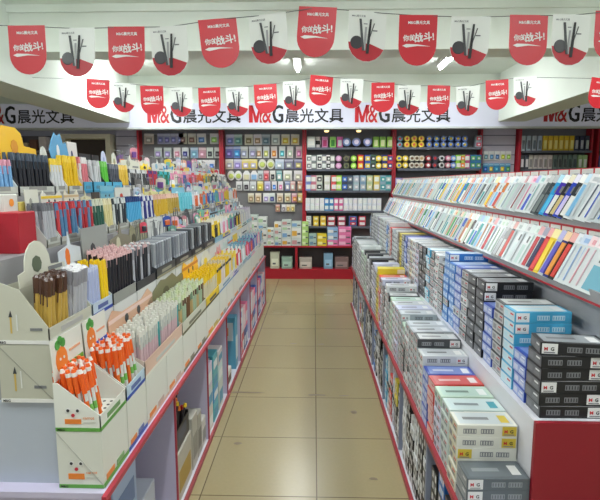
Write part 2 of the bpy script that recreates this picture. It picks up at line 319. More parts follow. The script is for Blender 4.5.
for ri, (y, H, items) in enumerate(rowsS):
    for k, (x, wp, c1, c2) in enumerate(items):
        pack_mesh(wp*.01735, H*.0168, c1, c2, 'rect').build('blister_pack', loc=(wx(x), YW-.014, wz(y)), label='%s packet hanging on the slatted panel, %s in %s row' % (cname(c2), ordn(k+1), ordn(ri+1)), cat='blister pack', group='packets on slatted panel')

# shelf goods ---------------------------------------------------
def good(kind, c1, c2, W, H):
    mb = MB(); a, b = M(*c1, .3), M(*c2, .35); w_ = W/2; D = .11
    if kind == 'round':                                   # tape / tin seen end on in a clear box
        mb.cyl((0, -D, H/2), (0, 0, H/2), min(w_, H/2)*.98, min(w_, H/2)*.98, a, 14); mb.cyl((0, -D-.004, H/2), (0, -D, H/2), H*.22, H*.22, b, 10)
    elif kind == 'mug':
        mb.cyl((0, -.06, 0), (0, -.06, H), w_*.8, w_*.95, a, 12); mb.cyl((0, -.06, H*.3), (0, -.06, H*.65), w_*.98, w_*.98, b, 12); mb.box(w_*.8, -.075, H*.3, w_*1.1, -.06, H*.7, a)
    elif kind == 'pack':
        mb.bev(-w_, -.05, 0, w_, 0, H, a, .004); mb.box(-w_*.6, -.054, H*.15, w_*.6, -.0505, H*.7, b)
    else:
        mb.bev(-w_, -D, 0, w_, 0, H, a, .003); mb.box(-w_*.75, -D-.003, H*.2, w_*.75, -D, H*.8, b); mb.box(-w_*.3, -D-.005, H*.35, w_*.4, -D-.003, H*.6, WHITE)
    return mb
def shelfrow(z, items, H, name, cat, where, stack=1):
    for k, (x, wp, kind, c1, c2) in enumerate(items):
        for s_ in range(stack):
            lv = '' if stack == 1 else (', upper' if s_ else ', lower')
            good(kind, jit(c1, 5), jit(c2, 5), wp*.01735*.95, H*.0168/stack-.002).build(name, loc=(wx(x), YW-.06 if kind != 'mug' else YW-.03, z+.001+s_*(H*.0168/stack)),
                label='%s %s, %s from left, %s%s' % (cname(c1), cat, ordn(k+1), where, lv), cat=cat, group='goods on %s' % where)
def q3(v): return 300+v/6.667
def q4(v): return 385+v/6.667
LG, BK, NV, YE, PK, GN, TL = (200, 205, 200), N['black'], N['navy'], N['yellow'], N['pink'], (150, 205, 70), N['teal']
z = sh3[0]
shelfrow(z, [(q3(75), 8, 'box', LG, W_), (q3(118), 5, 'mug', W_, BK), (q3(162), 6, 'pack', (225, 150, 200), (190, 60, 120)), (q3(213), 6, 'pack', (160, 220, 110), (70, 150, 60)), (q3(258), 6, 'pack', (225, 110, 180), W_)]+[(q3(v), 8.5, 'round', (120, 140, 190), (230, 220, 240)) for v in (300, 362, 432)]+[(q3(v), 6, 'pack', GN, (235, 240, 180)) for v in (488, 532, 578)], 11, 'shelf_item', 'boxed gift', 'top shelf at aisle end')
r2 = [(60, W_, GREY_ := N['grey']), (92, N['grey'], W_), (128, W_, BK), (158, N['grey'], W_), (186, W_, BK), (210, N['grey'], W_), (250, (205, 150, 190), (225, 190, 215)), (300, (110, 110, 80), (60, 60, 50)), (346, GN, (225, 235, 160)), (390, N['red'], YE), (435, (60, 90, 180), YE), (470, (70, 100, 80), BK), (505, YE, W_), (545, NV, YE), (578, N['red'], NV)]
shelfrow(sh3[1], [(q3(x), 5.2 if i < 6 else 6, 'round' if i in (6, 7, 8, 12) else 'box', a, b) for i, (x, a, b) in enumerate(r2)], 14, 'shelf_item', 'boxed tape', 'the second shelf at aisle end', 2)
r3 = [(58, (130, 145, 200), W_), (90, (200, 120, 140), W_), (128, (200, 205, 195), BK), (178, (205, 210, 195), W_), (222, (210, 90, 90), W_), (252, GN, (235, 240, 180)), (290, (60, 70, 90), N['blue']), (325, (70, 80, 100), N['grey']), (365, (160, 180, 190), PG), (408, (130, 160, 180), PG), (450, (180, 190, 150), (210, 200, 160)), (495, (220, 200, 110), W_), (535, (140, 165, 180), TL), (570, TL, PG)]
shelfrow(sh3[2], [(q3(x), 6, 'box', a, b) for x, a, b in r3], 15, 'shelf_item', 'boxed clips', 'the third shelf at aisle end', 2)
shelfrow(sh3[3], [(308+k*4.6, 4.4, 'box', c, W_) for k, c in enumerate([(225, 225, 232)]*4+[(60, 140, 205)]*2+[(225, 110, 165)]*2+[(215, 218, 228)]*8)], 12.5, 'shelf_item', 'pocket tissue pack', 'the fourth shelf at aisle end', 2)
shelfrow(wz(226), [(309, 5, 'box', W_, PG), (316, 5.5, 'box', (220, 180, 60), (240, 220, 120)), (323, 5.5, 'box', (220, 180, 60), (240, 220, 120)), (331, 8, 'box', (170, 60, 70), W_), (341, 8, 'box', (160, 60, 80), W_), (352, 8, 'box', (70, 100, 160), N['red']), (361, 7, 'box', (200, 60, 80), W_)], 10, 'shelf_item', 'boxed set', 'the fifth shelf at aisle end', 2)
shelfrow(wz(148.5), [(q4(70), 5.5, 'round', (110, 150, 170), N['red']), (q4(115), 6.5, 'round', YE, (230, 90, 60)), (q4(160), 6.5, 'round', YE, (230, 90, 60)), (q4(205), 6.5, 'round', YE, (230, 90, 60))]+[(q4(v), 6, 'round', (95, 125, 190), YE) for v in (255, 300, 345, 390, 435, 478)]+[(q4(565), 6, 'box', (150, 160, 170), (200, 60, 90))], 11.5, 'shelf_item', 'round tin', 'the top shelf behind right gondola', 2)
c4 = [(68, 'round', YE, (70, 110, 190)), (108, 'round', YE, W_), (150, 'round', (215, 205, 190), N['brown']), (180, 'round', (215, 205, 190), N['brown']), (210, 'round', (205, 195, 185), N['tan']), (253, 'round', (160, 50, 60), W_), (295, 'round', (70, 60, 80), N['red']), (338, 'round', (205, 205, 205), BK), (378, 'round', (200, 130, 150), W_), (412, 'round', (110, 150, 210), W_), (445, 'box', GN, W_), (470, 'box', (200, 220, 110), N['orange']), (497, 'box', (190, 90, 130), W_), (535, 'box', (50, 110, 160), N['green']), (570, 'box', (50, 110, 160), N['green'])]
shelfrow(wz(169), [(q4(x), 5.6, k, a, b) for x, k, a, b in c4], 13.5, 'shelf_item', 'round tape', 'the second shelf behind right gondola', 2)
shelfrow(wz(190), [(395+k*5.8, 5.5, 'box', c, W_) for k, c in enumerate([N['lavender'], N['lavender'], PG, PG, PG, (200, 205, 190), (120, 130, 150), (190, 200, 190), W_, PK, TL, PG])], 12, 'shelf_item', 'boxed set', 'the third shelf behind right gondola', 2)
# staplers: bay 5 / 6
shelfrow(wz(152), [(513+k*5.2, 4, 'pack', (185, 195, 200), (110, 120, 130)) for k in range(4)]+[(533.5+k*5, 4.4, 'pack', (225, 190, 40), (240, 225, 140)) for k in range(6)]+[(563+k*5, 4, 'pack', (45, 50, 75), PG) for k in range(3)], 15, 'shelf_item', 'stapler pack', 'the top shelf of the stapler bay')
shelfrow(wz(169.5), [(513+k*4.3, 4, 'pack', (70, 75, 80), W_) for k in range(2)]+[(521+k*4.6, 4.2, 'pack', (210, 200, 195), (150, 140, 140)) for k in range(5)]+[(544+k*4.6, 4, 'pack', (110, 125, 120), (70, 80, 80)) for k in range(5)]+[(567.5+k*4.6, 4.2, 'pack', (160, 190, 130), W_) for k in range(2)], 14, 'shelf_item', 'stapler pack', 'the second shelf of the stapler bay')
shelfrow(wz(152), [(587+k*5.2, 4, 'pack', (90, 110, 110), PG) for k in range(4)], 14, 'shelf_item', 'stapler pack', 'the top shelf at the right edge')
shelfrow(wz(169.5), [(587+k*4.6, 4, 'pack', (60, 80, 150), PG) for k in range(3)]+[(604, 10, 'pack', (200, 60, 70), W_)], 13, 'shelf_item', 'stapler pack', 'the second shelf at the right edge')

# base cabinet at the aisle end ---------------------------------
t = thing('base_cabinet', 'low red fronted cabinet with open compartments at the end of the aisle', 'cabinet', (0, 8.26, 0))
x0, x1 = (224-314)*.0169, (391-314)*.0169
MB().box(x0, .01, 0, x1, .22, .17, RED).build('plinth', t)
MB().box(x0, 0, .535, x1, .22, .56, RED).build('top_board', t)
for x in (x0+.02, -.29, x1-.02): MB().box(x-.02, .002, .171, x+.02, .22, .534, RED).build('divider', t)
MB().box(x0, .215, .171, x1, .225, .534, M(70, 64, 66)).build('back_panel', t)
q = lambda v: (250+v/5.45-314)*.0169
for k, (a, b, h, c1) in enumerate([(110, 165, .28, (200, 202, 180)), (172, 236, .2, (150, 180, 165)), (268, 342, .19, (195, 185, 175)), (400, 455, .26, (130, 170, 200)), (460, 540, .2, (130, 105, 105))]):
    mb = MB(); W = q(b)-q(a)-.02; mb.bev(0, 0, 0, W, .16, h, M(*c1), .003); mb.box(.02, -.003, h*.15, W-.02, 0, h*.6, M(*[min(255, v+35) for v in c1])); mb.box(.04, -.005, h*.25, W*.6, -.003, h*.35, PRINT)
    mb.build('storage_carton', loc=(q(a)+.01, 8.3, .1711), label='%s carton inside the low red cabinet, %s from left' % (cname(c1), ordn(k+1)), cat='carton', group='cartons in low red cabinet')
# stacked white boxes and others on the cabinet
def stackbox(xp0, xp1, yb, yt, c1, c2, lab, Yo=8.28):
    mb = MB(); W = (xp1-xp0)*.0169-.006; H = (yb-yt)*.0167-.002
    mb.bev(0, 0, 0, W, .17, H, M(*c1, .35), .003); mb.box(.01, -.003, H*.2, W*.55, 0, H*.7, M(*c2)); mb.box(W*.6, -.003, H*.3, W*.92, 0, H*.5, PRINT)
    zb = .5605+(246-yb)*.0167
    mb.build('gift_box', loc=((xp0-314)*.0169, Yo, zb), label=lab, cat='box', group='boxes stacked on the low red cabinet')
C_ = [(216, 219, 216), (205, 212, 210), (222, 222, 218), (196, 208, 202)]
xs = [250, 259, 268, 275, 282.5, 292, 302]
hs = [[(246, 238), (238, 230), (230, 222), (222, 215)], [(246, 239), (239, 230), (230, 224), (224, 217)], [(246, 239.5), (239.5, 233), (233, 228)], [(246, 241), (241, 235), (235, 229), (229, 222)], [(246, 239), (239, 231), (231, 226), (226, 220)], [(246, 238), (238, 228), (228, 221.5)]]
ct = 0
for i in range(6):
    for j, (a, b) in enumerate(hs[i]):
        ct += 1; stackbox(xs[i], xs[i+1], a, b, C_[(i+j) % 4], [(220, 170, 70), (120, 160, 200), (170, 200, 160), (200, 150, 150)][(i*3+j) % 4], 'white carton on the low red cabinet, column %s from left, layer %s' % (ORD[i+1], ORD[j+1]))
for j in range(4): stackbox(302.3, 309, 246-j*6, 240-j*6, (170, 205, 120), (220, 235, 190), 'green printed box in the narrow column on red cabinet, %s from bottom' % ORD[j+1])
for j in range(2): stackbox(309.4, 317, 246-j*6, 240-j*6, (170, 195, 190), (110, 150, 170), 'pale teal box beside the yellow boxes on red cabinet, %s one' % ('upper' if j else 'lower'))
for j in range(2): stackbox(317.4, 327, 246-j*6, 240-j*6, (225, 200, 50), (240, 230, 160), 'bright yellow box on the red cabinet, %s one' % ('upper' if j else 'lower'))
for j in range(3): stackbox(327.5, 338, 246-j*6, 240-j*6, [(225, 120, 170), (150, 180, 210), (140, 175, 210)][j], W_, 'box left of the pink stack on red cabinet, %s from bottom' % ORD[j+1])
for j in range(3): stackbox(338.4, 351, 246-j*6.3, 239.7-j*6.3, (228, 120, 170), (245, 190, 215), 'pink box stacked on the red cabinet, %s from bottom' % ORD[j+1])

# ================================================================ RIGHT GONDOLA
Y0, Y1 = 1.53, 6.5
XS1, XS2, Z1, Z2 = .49, .71, .52, .842
t = thing('right_gondola', 'long white stepped shelf unit with red edges, right of the aisle', 'gondola shelving', (0, 0, 0))
MB().box(.506, 1.3, .015, 1.0, Y1, .03, SHELFW).build('bottom_shelf', t)
MB().box(.490, 1.3, 0, .505, Y1, .03, M(154, 44, 56, .4)).build('plinth', t)
MB().box(.505, 1.3, Z1-.02, .7, Y1, Z1, SHELFW).build('lower_shelf', t)
MB().box(.486, 1.3, Z1-.021, .5045, Y1, Z1+.001, M(154, 44, 56, .4)).build('shelf_edge', t)
MB().box(XS2, 1.543, Z1, XS2+.015, Y1, Z2, M(206, 206, 212, .4)).build('riser', t)
MB().box(XS2+.015, 1.545, Z2-.02, 1.0, Y1, Z2, SHELFW).build('upper_shelf', t)
MB().box(XS2, 1.525, .0, 1.3, 1.542, Z2, M(140, 24, 38, .45)).build('end_panel', t)
MB().box(.985, 1.55, Z2, 1.0, Y1, 1.2, M(186, 188, 192, .5)).build('backing', t)
MB().box(1.16, 1.55, 0, 1.3, Y1, 1.66, M(190, 190, 196)).build('back_panel', t)
for k in range(8):
    y = 1.4+k*.7 if k else 1.3
    MB().box(.507, y, .0305, 1.0 if k else .70, y+.015, Z1-.0205, M(140, 148, 168)).build('divider', t)
MB().box(1.0, 1.32, .0305, 1.01, Y1, Z1-.03, M(120, 118, 128)).build('inner_back', t)
# sloping trays
def tray(xa, za, xb, zb, name):
    T_ = MB(); dx, dz = xb-xa, zb-za; L = math.hypot(dx, dz); nx, nz = -dz/L, dx/L
    T_.prism([(xa, za), (xb, zb), (xb-nx*.008, zb-nz*.008), (xa-nx*.008, za-nz*.008)], 1.55, Y1, SHELFW); T_.build('sloping_tray', t)
    L_ = MB(); L_.box(xa-.022, 1.55, za-.012, xa-.016, Y1, za+.034, M(150, 152, 156)); L_.box(xa-.016, 1.55, za-.012, xa+.004, Y1, za-.004, M(208, 210, 214))
    L_.build('tray_lip', t)
    MB().box(xa-.0235, 1.55, za-.012, xa-.0221, Y1, za-.004, RED).build('edge_strip', t)
    s_ = MB(); s_.box(xb-.005, 1.55, zb-.005, xb+.006, Y1, zb+.03, M(190, 40, 52)); s_.build('price_rail', t)
    y = 1.58
    while y < Y1-.1: MB().box(xb-.0065, y, zb-.003, xb-.0052, y+.085, zb+.026, PAPER).box(xb-.0068, y+.01, zb+.004, xb-.0066, y+.05, zb+.009, M(170, 172, 176)).build('price_label', t); y += .1
tray(.93, 1.22, 1.02, 1.405, 'lower'); tray(1.035, 1.44, 1.135, 1.632, 'upper')
MB().box(.985, 1.55, 1.2005, 1.03, Y1, 1.22, M(180, 182, 186)).build('tray_bracket', t)

# refill boxes
BL, BD, BH = .205, .105, .041
def ref_mesh(body, panel, bar, top, endc, flip):
    mb = MB(); b = M(*body, .35); p = M(*panel, .4); r = M(*bar, .45); tp = M(*top, .35); e = M(*endc, .4)
    mb.bev(0, 0, 0, BL, BD, BH, b, .0012)
    f0, f1 = (.004, .052) if flip else (BL-.052, BL-.004)
    e_ = -.0006
    Q = lambda a, c, z0, z1, m, y=e_: mb.quad([(a, y, z0), (c, y, z0), (c, y, z1), (a, y, z1)], m)
    Q(f0, f1, .003, BH-.004, p)
    mb.text('M', .016, REDP, facing(f0+.006, e_*2, .014), .03); mb.text('G', .016, BLACK, facing(f0+.026, e_*2, .014), .03); Q(f0+.006, f1-.008, .006, .0095, M(*bar), e_*2)
    g0 = BL-.07 if flip else .02
    for k in range(2):
        Q(g0-(k*.055 if flip else -k*.06), g0+.045-(k*.055 if flip else -k*.06), .010, .028, r)
        for j in range(5): Q(g0+.003+j*.009-(k*.055 if flip else -k*.06), g0+.006+j*.009-(k*.055 if flip else -k*.06), .013, .025, b, e_*2)
    X = -.0006                                                  # short end towards the aisle
    E_ = lambda a, c, z0, z1, m, x=X: mb.quad([(x, c, z0), (x, a, z0), (x, a, z1), (x, c, z1)], m)
    E_(.003, BD-.003, .003, BH-.004, e); E_(.012, .05, .010, .020, r, 2*X); E_(.06, .092, .010, .030, r, 2*X); E_(.012, .04, .024, .030, REDP if endc[0] > 150 else p, 2*X)
    Z = BH+.0004
    mb.quad([(.012, .01, Z), (BL-.012, .01, Z), (BL-.012, BD-.01, Z), (.012, BD-.01, Z)], tp)
    mb.quad([(BL-.05, .02, Z+.0004), (BL-.02, .02, Z+.0004), (BL-.02, BD-.03, Z+.0004), (BL-.05, BD-.03, Z+.0004)], p)
    mb.quad([(.03, .04, Z+.0004), (.12, .04, Z+.0004), (.12, .06, Z+.0004), (.03, .06, Z+.0004)], r)
    return mb.mesh('refill_box')
VAR = {
 'black': ((30, 31, 34), (225, 226, 226), (120, 122, 126), (150, 155, 160), (104, 106, 110)),
 'cyan': ((70, 165, 205), (226, 228, 230), (190, 220, 232), (205, 218, 222), (205, 222, 230)),
 'blue': ((44, 72, 170), (226, 228, 232), (200, 205, 225), (120, 140, 200), (150, 168, 214)),
 'charcoal': ((62, 64, 68), (215, 216, 216), (140, 142, 146), (196, 200, 200), (186, 188, 188)),
 'white': ((208, 212, 214), (226, 228, 228), (120, 122, 126), (190, 196, 202), (216, 218, 218)),
 'pale grey': ((168, 174, 180), (222, 224, 226), (110, 112, 116), (192, 198, 204), (196, 200, 202)),
 'slate grey': ((92, 100, 106), (220, 220, 220), (140, 146, 150), (104, 112, 118), (150, 156, 160)),
 'yellow-trimmed white': ((214, 214, 204), (205, 180, 60), (130, 132, 134), (196, 204, 206), (208, 204, 176)),
 'teal-trimmed white': ((200, 214, 210), (60, 150, 165), (130, 140, 142), (196, 212, 212), (196, 206, 204)),
 'red': ((200, 56, 50), (226, 220, 220), (225, 190, 185), (205, 90, 88), (214, 180, 178)),
 'bright blue': ((40, 110, 190), (226, 228, 232), (190, 210, 235), (170, 190, 215), (120, 160, 210)),
 'lavender white': ((196, 198, 220), (226, 228, 232), (110, 112, 126), (190, 196, 220), (206, 206, 220)),
 'yellow': ((214, 196, 50), (226, 224, 190), (150, 130, 60), (220, 208, 70), (206, 190, 90)),
 'brown': ((96, 80, 66), (210, 200, 190), (150, 140, 130), (150, 140, 130), (130, 116, 104)),
 'pale green': ((186, 208, 190), (224, 228, 226), (120, 140, 130), (180, 205, 195), (196, 210, 200)),
}
RM = {(k, f): ref_mesh(*v, f) for k, v in VAR.items() for f in (False, True)}
stuff_boxes = MB()
def refbox(col, x, y, z, rz, label, group, n=[0]):
    flip = R.random() < .35; me = RM[(col, flip)]
    if n[0] < 300 and label:
        n[0] += 1; return put('refill_box', me, None, (x, y, z), (0, 0, rz), label, 'refill box', group)
    b = M(*VAR[col][0], .35); e = M(*VAR[col][4], .4); T = Matrix.Translation((x, y, z)) @ Matrix.Rotation(rz, 4, 'Z')
    stuff_boxes.box(0, 0, 0, BL, BD, BH-.0005, b, T); stuff_boxes.box(-.0008, .004, .003, -.0001, BD-.004, BH-.005, e, T)
    stuff_boxes.box(-.0016, .015, .010, -.0009, .05, .022, M(*VAR[col][2]), T); stuff_boxes.box(-.0016, .062, .010, -.0009, .09, .03, M(*VAR[col][2]), T)
    stuff_boxes.box(BL*.72, -.0008, .003, BL-.004, -.0001, BH-.005, M(*VAR[col][1]), T)
def upcol():
    c = ['black', 'blue', 'cyan', 'charcoal', 'blue', 'black', 'black', 'charcoal', 'blue', 'bright blue', 'bright blue', 'charcoal', 'white', 'charcoal', 'cyan', 'black', 'black', 'lavender white', 'white', 'yellow-trimmed white', 'lavender white', 'blue', 'charcoal', 'yellow', 'brown', 'white', 'white', 'pale grey', 'red']
    h = [6, 4, 7, 7, 6, 8, 8, 8, 8, 8, 9, 7, 8, 8, 8, 8, 8, 8, 8, 8, 8, 8, 8, 8, 8, 8, 7, 8, 8]
    while len(c) < 44: c.append(R.choice(['white', 'pale grey', 'white', 'lavender white', 'teal-trimmed white', 'pale grey', 'bright blue', 'charcoal'])); h.append(R.choice([8, 9, 9]))
    return c, h
uc, uh = upcol()
lc = ['slate grey', 'yellow-trimmed white', 'teal-trimmed white', 'lavender white', 'red', 'blue', 'white', 'pale grey', 'pale grey', 'white', 'charcoal', 'pale grey', 'lavender white', 'white', 'pale green', 'pale grey', 'white', 'charcoal', 'lavender white', 'red', 'yellow', 'pale grey', 'lavender white', 'white', 'black', 'pale grey', 'white', 'charcoal']
lh = [3, 6, 6, 6, 6, 6, 7, 8, 8, 8, 7, 8, 8, 8, 8, 8, 9, 8, 9, 9, 10, 9, 10, 9, 10, 10, 9, 10]
while len(lc) < 43: lc.append(R.choice(['white', 'pale grey', 'white', 'lavender white', 'charcoal', 'pale green'])); lh.append(R.choice([9, 10, 10]))
stacks = []
y = 1.56
for i, (c, h) in enumerate(zip(uc, uh)): stacks.append((y, 'upper', i, c, h, XS2+.02 if i else XS2+.02)); y += BD+.008
y = 1.53
for i, (c, h) in enumerate(zip(lc, lh)): stacks.append((y, 'lower', i, c, h, XS1+.008)); y += BD+.010
stacks.sort()
for y, tier, i, c, h, x in stacks:
    zz = (Z2 if tier == 'upper' else Z1)+.0005
    for k in range(h):
        cc = c
        if tier == 'lower' and k == h-1 and i in (3, 10): cc = 'pale green'
        if i > 6 and R.random() < .12: cc = R.choice(['white', 'pale grey', 'charcoal'])
        rz = R.uniform(-.03, .03); dx = R.uniform(0, .006)
        top = k == h-1
        if tier == 'upper' and i == 0 and top: rz = -.13; dx = 0
        if top and i > 1: rz = R.uniform(-.08, .05)
        if rz < -.05: pos_y = y+.012
        else: pos_y = y
        lab = '%s refill box, %s in the %s stack from near end of %s tier' % (cc, 'topmost' if top else ordn(k+1)+' up', ordn(i+1), tier)
        refbox(cc, x+dx, pos_y, zz+k*(BH+.0012), rz, lab, 'refill boxes on the %s tier' % tier)
# under-shelf cartons
um = {}
def umesh(c):
    if c not in um:
        mb = MB(); b, p, r = M(*VAR[c][0], .35), M(*VAR[c][1]), M(*VAR[c][2])
        mb.bev(0, 0, 0, .2, .09, .05, b, .0015)
        for q_ in range(3): mb.quad([(-.0006, .025+.022*q_, .01), (-.0006, .008+.022*q_, .01), (-.0006, .008+.022*q_, .04), (-.0006, .025+.022*q_, .04)], p if q_ != 1 else r)
        mb.quad([(.02, -.0006, .01), (.08, -.0006, .01), (.08, -.0006, .04), (.02, -.0006, .04)], p)
        um[c] = mb.mesh('pen_carton')
    return um[c]
y = 1.43; i = 0; nu = 0
cols = ['black', 'black', 'white', 'black', 'bright blue', 'black', 'black', 'black', 'white', 'black', 'black', 'white', 'charcoal', 'yellow', 'lavender white', 'red', 'white', 'cyan', 'pale grey']
while y < 6.35:
    if any(abs(y+.045-(1.4+k*.7)) < .065 for k in range(9)): y += .02; continue
    c = cols[i % len(cols)]; h = R.choice([6, 7, 8, 8])
    for k in range(h):
        nu += 1
        cc = c if R.random() < .7 else R.choice(['black', 'white', 'charcoal'])
        put('pen_carton', umesh(cc), None, (.512+R.uniform(0, .008), y, .0306+k*.0512), (0, 0, 0), '%s carton under the right shelf, %s up in the %s pile from near end' % (cc, ordn(k+1), ordn(i+1)), 'carton', 'cartons under the right shelf')
    y += .105; i += 1
if stuff_boxes.v: stuff_boxes.build('refill_boxes', label='many more stacked refill boxes towards the far end of the right gondola', cat='refill boxes', kind='stuff')

# refill bags on the sloping trays
def bag_mesh(c1, c2, st):
    mb = MB(); W = .078; L = .195
    mb.box(0, 0, 0, W, L, .003, M(*c1, .2)); t_ = .0036
    hd = M(*[min(255, int(150+v*.4)) for v in c2], .3)
    mb.quad([(0.001, L*.8, t_), (W-.001, L*.8, t_), (W-.001, L-.001, t_), (0.001, L-.001, t_)], hd)
    if st == 0:
        for k in range(4): mb.cyl((.012+k*.018, .012, .0045), (.012+k*.018, L*.76, .0045), .0028, .0028, M(*c2, .3), 5)
        mb.quad([(.012, L*.84, t_+.0005), (W-.02, L*.84, t_+.0005), (W-.02, L*.93, t_+.0005), (.012, L*.93, t_+.0005)], M(*c2))
    elif st == 1:
        mb.quad([(.006, .01, t_), (W-.006, .01, t_), (W-.006, L*.5, t_), (.006, L*.5, t_)], M(*c2, .3)); mb.quad([(.015, L*.56, t_), (W-.015, L*.56, t_), (W-.015, L*.72, t_), (.015, L*.72, t_)], PRINT)
    else:
        mb.box(.008, .01, .003, .024, L*.75, .009, M(*c2, .3)); mb.box(.034, .01, .003, .05, L*.75, .009, M(*c2, .3)); mb.quad([(.056, .02, t_), (.07, .02, t_), (.07, L*.6, t_), (.056, L*.6, t_)], PRINT)
    return mb.mesh('refill_bag')
CW, CG = (214, 220, 222), (190, 200, 204)
up = [(CW, N['light blue'], 0), (CW, (120, 140, 200), 0), (CW, PG, 0), (CG, N['blue'], 0), (CG, PG, 2), (CW, (60, 90, 190), 0), (CW, (80, 90, 110), 0), (CG, PG, 0), (CW, N['light blue'], 2), ((40, 44, 50), W_, 1), ((30, 60, 180), (200, 190, 230), 1), ((34, 34, 40), (200, 180, 120), 1), ((60, 40, 160), W_, 1), ((40, 150, 205), (70, 180, 220), 1), ((50, 60, 64), (80, 90, 96), 1), ((80, 88, 92), (110, 120, 120), 1), (CW, PG, 0), (CW, (150, 190, 190), 0), (CW, (50, 80, 190), 1), (CW, N['pink'], 0), (CG, PG, 2), (CW, (170, 60, 70), 0)]
lo = [(CW, (110, 170, 190), 1), (CW, (220, 190, 200), 0), (CW, (225, 160, 170), 0), (CW, (150, 180, 220), 0), (CW, (200, 210, 225), 0), ((30, 30, 34), (210, 60, 50), 2), (N['navy'], (230, 150, 50), 2), (CG, (90, 80, 190), 2), (YE, (240, 210, 60), 2), ((190, 40, 50), (220, 60, 60), 2), (CW, (30, 30, 80), 2), (CW, (190, 50, 60), 2), (CW, (190, 215, 205), 0), (CW, (180, 205, 200), 1), (CG, PG, 0), (CW, (200, 215, 215), 1), (CG, (180, 190, 190), 0), ((70, 70, 74), (200, 60, 50), 2), ((120, 116, 116), (200, 200, 200), 1), ((150, 150, 152), PG, 1), (CW, (200, 220, 205), 0), (CW, (205, 225, 205), 0)]
_bm = {}
def bags(xa, za, xb, zb, spec, trayn):
    y = 1.6; i = 0; sl = math.atan2(zb-za, xb-xa)
    while y < Y1-.09:
        if i < len(spec): s_ = spec[i]
        else:
            p = R.random()
            s_ = ((CW if p < .6 else CG), R.choice([PG, PG, (180, 200, 195), (170, 190, 200), N['light blue'], N['green'], (220, 150, 90), N['blue'], N['red'], YE, TL, (90, 90, 94), (200, 210, 190)]), R.choice([0, 0, 1, 2])) if p < .88 else (R.choice([TL, (60, 120, 90), (70, 60, 60), YE, N['pink'], (60, 90, 180), (210, 120, 60)]), R.choice([W_, PG]), 1)
        if s_ not in _bm: _bm[s_] = bag_mesh(*s_)
        lift = .5
        # width axis runs along +Y turned up off the tray, length axis climbs the slope
        u = Vector((math.cos(sl), 0, math.sin(sl))); nrm = Vector((-math.sin(sl), 0, math.cos(sl)))
        wv = (Vector((0, -1, 0))*math.cos(lift)-nrm*math.sin(lift))
        u2 = (u+Vector((0, R.uniform(-.05, .05), 0))).normalized(); n2 = wv.cross(u2).normalized(); wv = u2.cross(n2).normalized()
        mt = Matrix((wv, u2, n2)).transposed()
        if mt.determinant() < 0: n2 = -n2; mt = Matrix((wv, u2, n2)).transposed()
        o = put('refill_bag', _bm[s_], None, Vector((xa, y+.075, za))+nrm*.046+u*.003, (0, 0, 0), '%s and %s bagged refills, %s from near end, %s sloping tray' % (cname(s_[0]), cname(s_[1]), ordn(i+1), trayn), 'refill bag', 'bagged refills on the %s tray' % trayn)
        o.rotation_euler = mt.to_euler()
        y += .044; i += 1
bags(1.035, 1.44, 1.135, 1.632, up, 'upper'); bags(.93, 1.22, 1.02, 1.405, lo, 'lower')

# ================================================================ LEFT GONDOLA
LZ = .645
t = thing('left_gondola', 'long lavender stepped shelf unit with red edges, left of the aisle', 'gondola shelving')
MB().box(-1.2, 1.42, .01, -.648, 6.55, .025, SHELFW).build('bottom_shelf', t)
MB().box(-.6475, 1.42, 0, -.632, 6.55, .025, M(150, 60, 66)).build('plinth', t)
MB().box(-1.2, 1.42, LZ-.02, -.648, 6.55, LZ, LAV).build('lower_shelf', t)
MB().box(-.6475, 1.4, LZ-.016, -.632, 6.55, LZ+.001, M(172, 48, 66, .4)).build('shelf_edge', t)
MB().box(-2.1, 1.47, 0, -.805, 1.485, .918, M(178, 186, 198, .45)).build('end_panel', t)
MB().box(-.974, 1.486, LZ, -.806, 6.55, .919, M(206, 206, 214)).build('riser_block', t)
MB().box(-1.12, 1.486, .92, -.975, 6.55, 1.36, M(150, 150, 154)).build('riser_block', t)
MB().box(-2.0, 1.486, .92, -1.121, 6.55, 1.549, M(160, 160, 164)).build('riser_block', t)
for k in range(8):
    y = [1.44, 2.19, 2.9, 3.58, 4.27, 4.95, 5.6, 6.53][k]
    d_ = MB(); d_.box(-1.19, y, .0255, -.649, y+.016, LZ-.0205, LAV); d_.build('divider', t)
    MB().box(-.6489, y, .0255, -.640, y+.009, LZ-.021, M(170, 60, 76)).build('divider_edge', t)
MB().box(-1.215, 1.42, .0255, -1.2, 6.55, LZ, LAV).build('inner_back', t)

